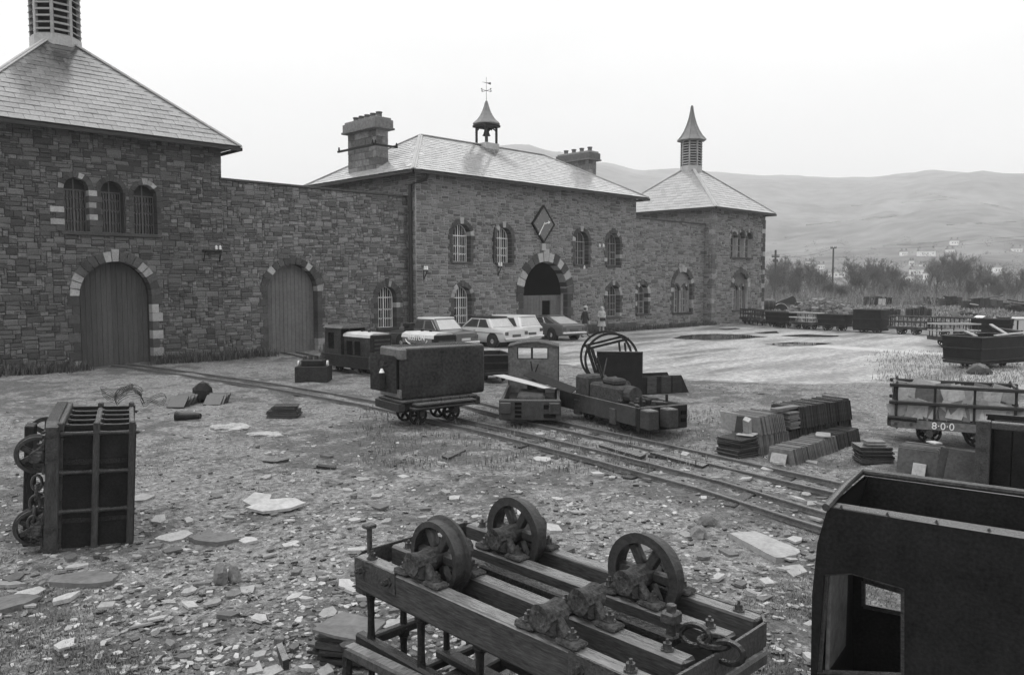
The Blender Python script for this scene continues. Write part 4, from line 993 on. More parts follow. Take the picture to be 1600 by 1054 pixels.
b.add([(x, .03, z) for x, z in q]+[(x, dep, z) for x, z in q]+[(x+.025, .03, z) for x, z in q]+[(x+.025, dep, z) for x, z in q], [(i, i+1, n+i+1, n+i) for i in range(n-1)]+[(2*n+i, 2*n+i+1, 3*n+i+1, 3*n+i) for i in range(n-1)]); b.build('cab_front', 'iron_plate', cab)
b = MB(); b.tube([(.02, -.01, ZC), (.015, dep*.5, ZC+.035), (.02, dep+.01, ZC+.03), (CL, dep+.01, ZC+.03)], .026, 8); b.build('top_rim', 'iron_worn', cab, smooth=True)
b = MB(); b.box(.03, CL, .03, .17, ZC-.022, ZC-.004); fl_ = b.build('top_flange', 'iron_worn', cab)
for i in range(7): obj('rivet', BOLT, fl_, Matrix.Translation((.1+i*.28, .06, ZC-.006)) @ Matrix.Scale(.4, 4))
b = MB(); b.box(CL-.001, CL+.03, .03, dep, 0, ZC-.1); b.build('cab_back', 'iron_plate', cab)
b = MB(); b.beam((.3, dep*.55, ZC-.2), (CL, dep*.4, ZC-.22), .03, .03); b.build('grab_rod', 'iron', cab)
b = MB(); b.box(.0, .025, .05, .5, .5, 1.25); b.build('inner_sheet', 'paint_grey', cab, M=Matrix.Translation((.03, 0, 0)))
# ------------------------------------------------------------------ van-like cab box on a flat wagon
va_, vb_ = G(628, 541, 1.75), G(758, 534, 1.75); av = math.atan2(vb_.y-va_.y, vb_.x-va_.x)
fwg = thing('flat_wagon', 'low timber flat wagon carrying the big rusty cab box', 'wagon', ((va_.x+vb_.x)/2-.12, (va_.y+vb_.y)/2+.45, .02), av)
for y in (-.42, .42): b = MB(); b.box(-.95, .95, y-.06, y+.06, .38, .52, .012); b.build('frame_beam', 'wood_dark', fwg)
for x in (-.95, .95): b = MB(); b.box(x-.07, x+.07, -.55, .55, .36, .54, .012); b.build('headstock', 'wood_dark', fwg)
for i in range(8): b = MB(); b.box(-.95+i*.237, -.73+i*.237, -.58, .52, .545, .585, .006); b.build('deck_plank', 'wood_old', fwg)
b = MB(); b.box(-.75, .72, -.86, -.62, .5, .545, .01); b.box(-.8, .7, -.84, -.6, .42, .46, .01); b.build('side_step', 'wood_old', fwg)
for x in (-.55, .2):
    b = MB(); b.box(x-.04, x+.04, -.7, -.4, .36, .42); b.build('step_bracket', 'iron', fwg)
for sx in (-1, 1):
    for sy in (-1, 1): obj('wheel', WHEEL, fwg, Matrix.Translation((sx*.42, sy*.3, .225)) @ Matrix.Rotation(0 if sy > 0 else math.pi, 4, 'Z')); obj('bearing', PED, fwg, Matrix.Translation((sx*.42, sy*.42, .26)))
van = thing('cab_box', 'large rust-streaked locomotive cab box with open end panel on flat wagon', 'cab', (va_.x, va_.y, .61), av); VL = (vb_-va_).length
b = MB(); b.box(0, VL, 0, 1.05, 0, 1.1); b.build('shell', 'paint_dark', van, smooth=True, bevel=.07)
b = MB(); b.box(-.02, .09, .04, 1.0, .02, .22, .02); b.build('end_sill', 'paint_grey', van)
b = MB(); b.box(-.02, .12, -.012, .99, .84, 1.085, .03); b.build('end_frame', 'paint_grey', van)
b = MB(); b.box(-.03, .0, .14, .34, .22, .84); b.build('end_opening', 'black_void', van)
b = MB(); b.prism([(-.62, .2), (0, .12), (0, .86), (-.06, .92), (-.62, .98)], -.015, .015); dr = b.build('end_door', 'paint_dark', van, M=Matrix.Translation((-.01, .2, 0)) @ Matrix.Rotation(R(-52), 4, 'Z'))
b = MB(); b.lathe([(.07, 0), (.07, .3), (.05, .34), (.02, .42)], 10, Matrix.Translation((-.32, -.08, .24))); b.build('lamp', 'iron', dr)
b = MB(); b.lathe([(.06, 0), (.02, .09)], 10, Matrix.Translation((-.32, -.08, .57))); b.build('lamp_cap', 'paint_white', dr)
b = MB(); b.cyl((-.3, -.015, .78), (-.3, -.12, .78), .05, n=10); b.beam((-.38, -.06, .7), (-.2, -.06, .74), .04, .04); b.build('door_latch', 'iron_worn', dr)
# ------------------------------------------------------------------ cut-down locomotive facing the camera with cab behind
la, lb = G(781, 621, .60), G(875, 626, .60); fm = (G(781, 658, .14)+G(875, 658, .14))/2; LA = R(222)
l1 = thing('locomotive', 'cut-down quarry locomotive facing camera, bonnet sheets loose, cab at rear', 'locomotive', (fm.x, fm.y, 0), LA)   # local +x = forward (towards camera)
def lp(px, py, x):          # local y,z of a pixel on the plane local x
    Mi = (Matrix.Translation(l1.location) @ Matrix.Rotation(LA, 4, 'Z')).inverted(); r = Mi.to_3x3() @ ray(px, py); o = Mi @ CAM; q = o+r*((x-o.x)/r.x); return q.y, q.z
b = MB(); b.box(-.14, 0, -.66, .66, .16, .6, .02); bb = b.build('buffer_beam', 'iron_worn', l1)
for i in range(4): s = MB(); s.box(0, .02, -.32, -.18, .22+i*.09, .275+i*.09); s.build('coupling_slot', 'black_void', bb)
for (y, z) in ((.42, .46), (.42, .27)): s = MB(); s.box(0, .03, y-.13, y+.13, z-.05, z+.04, .015); s.build('step_hole', 'black_void', bb)
for y in (-.52, .52): s = MB(); s.box(0, .07, y-.12, y+.12, .3, .55, .02); s.build('buffer_pad', 'iron_worn', bb)
for y in (-.6, .6): b = MB(); b.box(-3.9, -.14, y-.03, y+.03, .22, .6, .008); b.build('side_frame', 'iron_worn', l1)
b = MB(); b.box(-3.9, -.15, -.56, .56, .3, .4); b.build('floor_plate', 'iron', l1)
for sx in (-.8, -2.3):
    for sy in (-1, 1): obj('wheel', WHEEL, l1, Matrix.Translation((sx, sy*.3, .225)) @ Matrix.Rotation(0 if sy > 0 else math.pi, 4, 'Z'))
b = MB(); b.box(-1.9, -.4, -.3, .3, .4, .62, .04); b.cyl((-1.7, 0, .62), (-1.5, 0, .75), .12, n=10); b.build('engine', 'rust', l1)
b = MB(); b.box(-3.35, -2.62, -.62, .62, .4, 1.52); 
V_ = []; arc = [(-.62+1.24*i/8, 1.52+.11*math.sin(math.pi*i/8)) for i in range(9)]
me = plate_mesh([(-.62, .4), (.62, .4)]+[(y, z) for y, z in arc[::-1]], [[(-.36, 1.22), (.4, 1.22), (.4, 1.5), (-.36, 1.5)]], .03, 'cab_front'); me.materials.append(MATS['paint_grey'])
cf = obj('cab_front', me, l1, Matrix.Translation((-2.6, 0, 0)) @ Matrix.Rotation(R(-90), 4, 'Z') @ Matrix.Translation((0, -.03, 0)))
b = MB()
for (p, q) in (((-.36, 1.22), (.4, 1.22)), ((.4, 1.22), (.4, 1.5)), ((.4, 1.5), (-.36, 1.5)), ((-.36, 1.5), (-.36, 1.22)), ((.04, 1.22), (.04, 1.5))): b.beam((p[0], -.01, p[1]), (q[0], -.01, q[1]), .05, .03)
b.build('window_frame', 'iron', cf)
for y in (-.61, .61): b = MB(); b.box(-3.3, -2.6, y-.015, y+.015, .4, 1.52); b.build('cab_side', 'paint_dark', l1)
b = MB(); b.prism([(y, z) for y, z in arc]+[(y, z+.025) for y, z in arc[::-1]], -2.53, -3.35, M=Matrix(((0, 1, 0, 0), (1, 0, 0, 0), (0, 0, 1, 0), (0, 0, 0, 1)))); b.build('cab_roof', 'paint_grey', l1)
for (p, q) in (((-2.45, -.05, .62), (-2.35, .12, 1.12)), ((-2.45, .02, .62), (-2.4, -.06, 1.18))): b = MB(); b.cyl(p, q, .016, n=6); b.build('lever', 'iron', l1)
for k, (c_, sz, rx, ry, rz) in enumerate((((-1.4, -.2, .82), (1.5, .42), -.05, .12, .95), ((-1.2, .42, .84), (1.6, .26), .35, .16, .75), ((-1.6, .45, .68), (.7, .3), -.1, .0, -.2))):
    b = MB(); b.box(-sz[0]/2, sz[0]/2, -sz[1]/2, sz[1]/2, -.006, .006); o = b.build('bonnet_sheet', 'pale_sheet' if k != 1 else 'tyre'); o.matrix_world = Matrix.Translation(l1.location) @ Matrix.Rotation(LA, 4, 'Z') @ Matrix.Translation(c_) @ Matrix.Rotation(rz, 4, 'Z') @ Matrix.Rotation(ry, 4, 'Y') @ Matrix.Rotation(rx, 4, 'X')
    tag(o, ['pale steel sheet lying loose across the cut-down locomotive', 'long dark bonnet sheet tilted on the cut-down locomotive', 'short pale sheet at the left of the cut-down locomotive'][k], 'sheet')
# ------------------------------------------------------------------ stripped locomotive chassis
fa, fb = G(999, 677, .12), G(1074, 669, .12); ca_ = math.atan2((fb-fa).y, (fb-fa).x)-R(90); fc = (fa+fb)/2
l2 = thing('locomotive_chassis', 'stripped locomotive chassis with bare engine and block buffers', 'locomotive', (fc.x, fc.y, 0), ca_)      # +x forward
b = MB(); b.box(-.12, 0, -.6, .6, .14, .62, .015); bb = b.build('buffer_beam', 'iron', l2)
for y in (-.12, -.6): s = MB(); s.box(0, .3, y, y+.25, .22, .6, .02); s.build('buffer_block', 'wood_old', bb)
for z in (.27, .42): s = MB(); s.box(0, .025, .42, .56, z, z+.08, .01); s.build('slot', 'black_void', bb)
for y in (-.58, .58):
    b = MB(); b.box(-3.3, -.12, y-.03, y+.03, .24, .62, .01); b.build('side_frame', 'iron_worn', l2)
    for x in (-.9, -2.3): s = MB(); s.box(x-.12, x+.12, y-.06, y+.06, .16, .5, .02); s.build('axle_box', 'rust', l2)
for sx in (-.9, -2.3):
    for sy in (-1, 1): obj('wheel', WHEEL, l2, Matrix.Translation((sx, sy*.3, .225)) @ Matrix.Rotation(0 if sy > 0 else math.pi, 4, 'Z'))
b = MB(); b.box(-3.2, -.12, -.54, .54, .46, .52); b.build('floor_plate', 'rust', l2)
b = MB(); b.box(-2.4, -1.2, -.24, .24, .5, .86, .05); b.cyl((-1.2, 0, .72), (-.95, 0, .72), .17, n=12); b.box(-2.0, -1.5, -.17, .17, .86, 1.0, .04); b.cyl((-2.2, .32, .6), (-1.7, .32, .85), .09, n=10); b.build('engine', 'rust', l2)
b = MB(); b.box(-2.9, -2.4, -.3, .3, .5, .98, .05); b.build('gearbox', 'rust', l2)
b = MB(); b.lathe([(.2, -.04), (.22, 0), (.2, .04)], 16, Matrix.Translation((-2.3, .34, .75)) @ Matrix.Rotation(R(70), 4, 'X')); b.build('flywheel', 'iron', l2)
for (p, q) in (((-2.3, .1, .9), (-2.05, -.25, 1.45)), ((-2.5, .2, .9), (-2.6, .38, 1.35)), ((-2.2, 0, .9), (-1.95, -.32, 1.3))): b = MB(); b.cyl(p, q, .018, .014, 6); b.build('lever', 'iron_worn', l2)
for k in range(14):
    rr = random.Random(k+7); b = MB(); x, y = rr.uniform(-1.4, -.2), rr.uniform(-.5, .5); b.box(-.12, .12, -.05, .05, 0, rr.uniform(.06, .16), .015); b.build('engine_part', rr.choice(['iron', 'rust', 'iron_worn']), l2, M=Matrix.Translation((x, y, .52)) @ Matrix.Rotation(rr.uniform(0, 3), 4, 'Z'))
for y in (-.35, .3): b = MB(); b.cyl((-.3, y, .6), (-.3, y, .8), .03, n=8); b.build('stanchion', 'iron', l2)
# tool bin and sheets behind the chassis
tb = thing('iron_bin', 'low iron bin with sloping end behind the stripped chassis', 'bin', G(1035, 615), R(-25))
b = MB(); b.prism([(-.9, 0), (.55, 0), (.85, .0), (.6, .5), (-.9, .5)], 0, .05); b.prism([(-.9, 0), (.85, 0), (.6, .5), (-.9, .5)], .75, .8); b.box(-.9, -.85, .051, .749, 0, .5); b.build('bin_body', 'iron', tb)
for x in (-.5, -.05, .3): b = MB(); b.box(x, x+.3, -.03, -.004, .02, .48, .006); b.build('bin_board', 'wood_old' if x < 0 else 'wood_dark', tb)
# bonnet plate and hoops
pl0, pl1 = G(932, 600, .3), G(1004, 601, .3); ah = math.atan2((pl1-pl0).y, (pl1-pl0).x); PW = (pl1-pl0).length
bp_ = thing('bonnet_plate', 'upright black bonnet panel in front of the pair of iron hoops', 'panel', (pl0.x, pl0.y, 0), ah)
b = MB(); b.box(0, PW, 0, .05, .02, 1.17, .02); b.tube([(0, .03, 1.17), (PW, .03, 1.17)], .04, 8); b.build('panel_sheet', 'iron_plate', bp_, smooth=True)
b = MB(); b.box(.05, .12, .05, .6, .02, .1); b.box(PW-.12, PW-.05, .05, .6, .02, .1); b.build('panel_foot', 'iron', bp_)
hc = G(938, 598, .1); hp_ = thing('iron_hoops', 'pair of large black iron hoops braced together behind the bonnet panel', 'hoops', (hc.x, hc.y, .02), ah)
HR = .8; YS = 0
for k, (ox, oy) in enumerate(((.05, .75), (.2, -.2))):
    b = MB(); b.lathe([(HR-.07, -.035), (HR, -.035), (HR, .035), (HR-.07, .035), (HR-.07, -.035)], 48, Matrix.Translation((ox+.12, oy, HR)) @ Matrix.Rotation(R(90), 4, 'X')); b.build('hoop', 'iron', hp_, smooth=True)
    b = MB(); b.beam((ox+.12-.74, oy, HR+.3), (ox+.12+.5, oy, HR+.62), .06, .07); b.beam((ox+.12+.38, oy, HR+.5), (ox+.12+.5, oy, .3), .06, .08); b.beam((ox+.12-.58, oy, HR+.32), (ox+.12-.28, oy, .2), .06, .1); b.build('hoop_brace', 'iron', hp_)
for (x, z) in ((-.55, HR+.35), (.5, HR+.6), (.12, .04), (.6, .3)): b = MB(); b.beam((x+.1, .75, z), (x+.25, -.2, z), .04, .04); b.build('tie_bar', 'iron', hp_)
# ------------------------------------------------------------------ two small diesel locomotives by the wall
def diesel(label, loc, rz, cabbed, text=None, Lh=1.45, whitetop=True):
    t = thing('locomotive', label, 'locomotive', loc, rz, 'small diesel locomotives by the wall'); x0 = -1.35
    for y in (-.48, .48): b = MB(); b.box(-1.35, 1.3, y-.03, y+.03, .2, .62, .01); b.build('side_frame', 'iron', t)
    for x in (-1.4, 1.35):
        b = MB(); b.box(x-.06, x+.06, -.55, .55, .22, .64, .02); bb = b.build('buffer_beam', 'iron_worn', t); s = MB(); s.box(x-.14 if x < 0 else x, x if x < 0 else x+.14, -.12, .12, .3, .52, .02); s.build('coupling', 'iron_worn', bb)
    for sx in (-.7, .6):
        for sy in (-1, 1): obj('wheel', WHEEL, t, Matrix.Translation((sx, sy*.29, .225)) @ Matrix.Rotation(0 if sy > 0 else math.pi, 4, 'Z'))
    b = MB(); b.box(-1.3, 1.25, -.44, .44, .42, .5); b.build('floor_plate', 'iron', t)
    b = MB(); b.box(-.25, -.25+Lh, -.42, .42, .5, 1.28); hd = b.build('bonnet', 'paint_dark', t, smooth=True, bevel=.04)
    b = MB(); b.prism([(-.43, 1.24), (.43, 1.24), (.4, 1.33), (.25, 1.39), (-.25, 1.39), (-.4, 1.33)], -.27, -.23+Lh, M=Matrix(((0, 1, 0, 0), (1, 0, 0, 0), (0, 0, 1, 0), (0, 0, 0, 1)))); tp = b.build('bonnet_top', 'pale_sheet' if whitetop else 'paint_grey', t)
    for x in (.1, .5): s = MB(); s.cyl((x, .1, 1.38), (x, .1, 1.44), .05, n=8); s.build('filler_cap', 'iron', tp)
    b = MB(); b.box(Lh-.27, Lh-.12, -.4, .4, .52, 1.34, .02); g_ = b.build('radiator', 'iron', t)
    for i in range(5): s = MB(); s.box(Lh-.125, Lh-.11, -.32, .32, .62+i*.13, .68+i*.13); s.build('radiator_bar', 'iron_worn', g_)
    for x in (.1, .55): s = MB(); s.box(x-.16, x+.16, .425, .435, .65, 1.1); s.box(x-.16, x+.16, -.435, -.425, .65, 1.1); s.build('side_louvre', 'black_void', hd)
    if cabbed:
        for y in (-.5, .5):
            me = plate_mesh([(-1.3, .5), (-.3, .5), (-.3, 1.5), (-1.2, 1.5)], [[(-1.05, .8), (-.7, .8), (-.7, 1.35), (-1.05, 1.35)]], .025, 'cab_side'); me.materials.append(MATS['paint_dark']); obj('cab_side', me, t, Matrix.Translation((0, y, 0)))
        b = MB(); b.prism([(-.54, 1.5), (.54, 1.5), (.45, 1.58), (0, 1.62), (-.45, 1.58)], -1.3, -.2, M=Matrix(((0, 1, 0, 0), (1, 0, 0, 0), (0, 0, 1, 0), (0, 0, 0, 1)))); b.build('cab_roof', 'paint_grey', t)
        b = MB(); b.box(-1.24, -1.2, -.48, .48, .5, 1.5); b.build('cab_back', 'paint_dark', t)
    else:
        b = MB(); b.box(-.6, -.3, -.3, .3, .5, .95, .03); b.build('seat_box', 'paint_dark', t)
        b = MB(); b.lathe([(.16, 1.2), (.15, 1.5), (.19, 1.52), (.19, 1.6)], 10, Matrix.Translation((-.42, .0, 0))); b.build('exhaust_drum', 'iron', t)
    if text:
        for s in (-1, 1):
            me = text_mesh(text, .2, .006); me.materials.append(MATS['paint_white']); o = obj('name_lettering', me, tp, Matrix.Translation((.45, s*.438, 1.24)) @ Matrix.Rotation(R(90)*(1), 4, 'X') if s < 0 else Matrix.Translation((.45, .438, 1.24)) @ Matrix.Rotation(math.pi, 4, 'Z') @ Matrix.Rotation(R(90), 4, 'X'))
            b = MB(); b.tube([(.45+.5*math.cos(a), s*.437, 1.2+.16*math.sin(a)) for a in [math.pi+math.pi*i/14 for i in range(15)]], .014, 5); b.build('name_arc', 'paint_white', tp)
        b = MB(); b.box(-.2, 1.15, -.436, .436, 1.1, 1.245); b.build('name_panel', 'paint_grey', tp)
    return t
diesel('cabbed diesel locomotive nearest the arched plank door', (15.35, 22.9, .02), R(-88), True)
diesel('diesel locomotive with lettered pale bonnet behind the rusty cab box', (15.25, 19.5, .02), R(-88), False, 'RUSTON').scale = (1, 1, 1.12)
t = box_wagon('iron_wagon', 'small iron wagon half hidden between the cab box and the rear cab', 1.5, .95, .5, .05, .35); t.location = G(768, 594)+Vector((.1, .1, 0)); t.rotation_euler = (0, 0, R(60))
# engine on its plinth
eb = thing('engine_block', 'dismantled engine on a dark square block near the plank door', 'engine', G(489, 598)+Vector((.3, .45, 0)), R(-42))
b = MB(); b.box(-.5, .5, -.42, .42, -.05, .48, .015); b.build('block', 'mortar_dark', eb)
b = MB(); b.box(-.35, .35, -.2, .2, .48, .68, .03); b.build('crankcase', 'iron', eb)
for k in range(4): b = MB(); b.cyl((-.27+.18*k, 0, .68), (-.27+.18*k, 0, .78+.02*(k % 2)), .065, n=10); b.build('cylinder', 'iron_worn', eb)
for x in (-.42, .42): b = MB(); b.cyl((x, -.05, .55), (x*1.12, -.05, .55), .1, n=12); b.build('pulley', 'pale_sheet', eb)
# ------------------------------------------------------------------ cars
def car(name, label, loc, rz, L_, W, H, body, roofm, prof, cabn, wb=(-.58, .62), kind=None, rear='sedan', rwheel=.3):
    """local +x forward; prof = [(x, top z, half-width factor)], cabn = (x tail base, x tail top, x screen top, x screen base)"""
    t = thing(name, label, 'car', loc, rz, 'cars parked at the gatehouse'); hw = W/2; b = MB(); n = 11
    for (x, zt_, k, zb) in prof:
        h = hw*k; sec = [(h*.86, zb), (h*.97, zb+.12), (h, zb+.28), (h*.985, zt_-.1), (h*.93, zt_-.02), (h*.6, zt_+.01)]
        b.v += [Vector((x, y, z)) for y, z in sec]+[Vector((x, -y, z)) for y, z in sec[::-1]]
    m = 12
    for i in range(len(prof)-1): b.f += [(i*m+k, i*m+(k+1) % m, (i+1)*m+(k+1) % m, (i+1)*m+k) for k in range(m)]
    b.f += [tuple(range(m)), tuple((len(prof)-1)*m+k for k in range(m))[::-1]]
    b.build('body', body, t, smooth=True)
    x0, x1, x2, x3 = cabn; zb_ = prof[len(prof)//2][1]-.03; hb, ht = hw*.93, hw*.74
    b = MB(); b.add([(x0, -hb, zb_), (x3, -hb, zb_), (x3, hb, zb_), (x0, hb, zb_), (x1, -ht, H-.03), (x2, -ht, H-.03), (x2, ht, H-.03), (x1, ht, H-.03)], [(3, 2, 1, 0), (4, 5, 6, 7), (0, 1, 5, 4), (1, 2, 6, 5), (2, 3, 7, 6), (3, 0, 4, 7)])
    b.build('cabin', body, t, smooth=True, bevel=.05)
    b = MB(); b.box(x1-.06, x2+.04, -ht+.02, ht-.02, H-.07, H); rf = b.build('roof', roofm, t, smooth=True, bevel=.03)
    b = MB(); b.box(x1-.02, x2, -ht-.015, ht+.015, H-.09, H-.035); b.build('roof_edge', roofm, rf, smooth=True, bevel=.02)
    def onside(s, fx, fz): zq = zb_+(H-.03-zb_)*fz; xa = x0+(x1-x0)*fz; xb = x3+(x2-x3)*fz; y = hb+(ht-hb)*fz+.006; return (xa+(xb-xa)*fx, s*y, zq)
    for s in (-1, 1):
        for (a, e, al, el) in ((.08, .44, .16, .46), (.48, .93, .5, .86)):
            b = MB(); q = [onside(s, a, .1), onside(s, e, .1), onside(s, el, .82), onside(s, al, .82)]; b.add(q+[(x, y-s*.02, z) for x, y, z in q], [(0, 1, 2, 3), (4, 5, 6, 7)]+[(i, (i+1) % 4, 4+(i+1) % 4, 4+i) for i in range(4)]); wn = b.build('side_window', 'glass_sky', t)
            f = MB()
            for i in range(4): f.beam(q[i], q[(i+1) % 4], .022, .022)
            f.build('window_trim', 'chrome', wn)
        b = MB(); b.box(x3-1.1, x3-.95, s*hw*.99-.012, s*hw*.99+.012, zb_-.13, zb_-.1, .004); b.build('door_handle', 'chrome', t)
        b = MB(); b.box(prof[1][0], prof[-2][0], s*hw-.006, s*hw+.006, zb_-.2, zb_-.175); b.build('side_trim', 'chrome' if kind != 'dark' else body, t)
    for (xa, xb, nm) in ((x0, x1, 'rear_window'), (x3, x2, 'windscreen')):
        def pt(fy, fz): return (xa+(xb-xa)*fz+(-.012 if xa < xb else .012), fy*(hb+(ht-hb)*fz)*.86, zb_+(H-.03-zb_)*fz)
        q = [pt(-1, .12), pt(1, .12), pt(.95, .88), pt(-.95, .88)]; b = MB(); b.add(q+[(x+(.02 if xa < xb else -.02), y, z-.0) for x, y, z in q], [(0, 1, 2, 3), (4, 5, 6, 7)]+[(i, (i+1) % 4, 4+(i+1) % 4, 4+i) for i in range(4)]); wn = b.build(nm, 'painted_sky_glass' if nm == 'rear_window' else 'glass_sky', t)
        f = MB()
        for i in range(4): f.beam(q[i], q[(i+1) % 4], .02, .02)
        f.build('window_trim', 'chrome', wn)
    for wx in wb:
        for s in (-1, 1):
            b = MB(); b.cyl((wx, s*(hw-.2), rwheel+.03), (wx, s*(hw+.004), rwheel+.03), rwheel+.085, n=20); b.build('wheel_arch', 'tyre', t)
            b = MB(); b.lathe([(rwheel*.55, -.09), (rwheel*.94, -.09), (rwheel, -.05), (rwheel, .05), (rwheel*.94, .09), (rwheel*.55, .09)], 20, Matrix.Translation((wx, s*(hw-.07), rwheel)) @ Matrix.Rotation(R(90), 4, 'X')); wo = b.build('wheel', 'tyre', t, smooth=True)
            b = MB(); b.lathe([(rwheel*.58, -.06), (rwheel*.58, .06), (rwheel*.45, .07), (rwheel*.3, .1), (.02, .11)], 16, Matrix.Translation((wx, s*(hw-.065), rwheel)) @ Matrix.Rotation(R(90)*-s, 4, 'X')); b.build('hub_cap', 'chrome', wo, smooth=True)
    xr = prof[0][0]; zr = prof[0][1]
    for xq, s_, nm in ((xr, -1, 'rear_bumper'), (prof[-1][0], 1, 'front_bumper')): b = MB(); b.box(min(xq, xq+s_*.09), max(xq, xq+s_*.09), -hw*.97, hw*.97, .38, .48, .02); b.build(nm, 'chrome', t)
    for s in (-1, 1): b = MB(); b.box(xr-.03, xr+.02, s*hw*.78-.1, s*hw*.78+.1, zr-.24, zr-.08, .01); b.build('tail_light', 'lens', t)
    b = MB(); b.box(xr-.035, xr, -.26, .26, .52, .63); b.build('number_plate', 'pale_sheet' if kind == 'plate' else 'lens', t)
    return t
def P(x, z, k=1, zb=.22): return (x, z, k, zb)
cort = [P(-2.12, .84, .9, .34), P(-2.05, .88, .95, .3), P(-1.4, .92, 1), P(-.6, .93, 1), P(.5, .92, 1), P(1.3, .86, 1), P(1.95, .8, .97, .26), P(2.1, .72, .9, .32)]
car('car', 'white saloon with dark vinyl roof nearest the camera in the car row', (26.5, 28.5, 0), R(90), 4.27, 1.66, 1.42, 'car_pale', 'vinyl', cort, (-1.25, -.85, .35, .95), (-1.33, 1.15))
sal = [P(-2.2, .82, .9, .36), P(-2.12, .9, .95, .3), P(-1.4, .95, 1), P(-.6, .96, 1), P(.5, .95, 1), P(1.3, .92, 1), P(2.0, .84, .96, .26), P(2.15, .74, .9, .32)]
car('car', 'dark saloon with pale roof parked behind the lettered locomotive', (23.05, 28.4, 0), R(93), 4.35, 1.68, 1.5, 'car_dark', 'car_white', sal, (-1.3, -.8, .3, .95), (-1.35, 1.2), kind='plate')
est = [P(-2.0, .9, .94, .32), P(-1.95, .93, .97, .28), P(-1.2, .93, 1), P(-.4, .93, 1), P(.5, .92, 1), P(1.2, .86, 1), P(1.8, .8, .96, .26), P(1.95, .7, .9, .32)]
car('car', 'white estate car half hidden between the saloon and the dark coupe', (28.2, 28.95, 0), R(89), 4.0, 1.6, 1.45, 'car_white', 'car_white', est, (-1.93, -1.62, .3, .9), (-1.2, 1.15))
cap = [P(-2.12, .8, .92, .36), P(-2.05, .86, .96, .3), P(-1.4, .9, 1), P(-.6, .9, 1), P(.4, .87, 1), P(1.2, .84, 1), P(1.95, .78, .95, .26), P(2.12, .68, .88, .32)]
cp_ = G(872, 531.5); car('car', 'dark fastback coupe parked in front of the great arch', (cp_.x+.62, cp_.y+1.18, 0), R(80), 4.26, 1.64, 1.3, 'car_grey', 'car_grey', cap, (-1.85, -.5, .2, .85), (-1.22, 1.3), kind='dark')
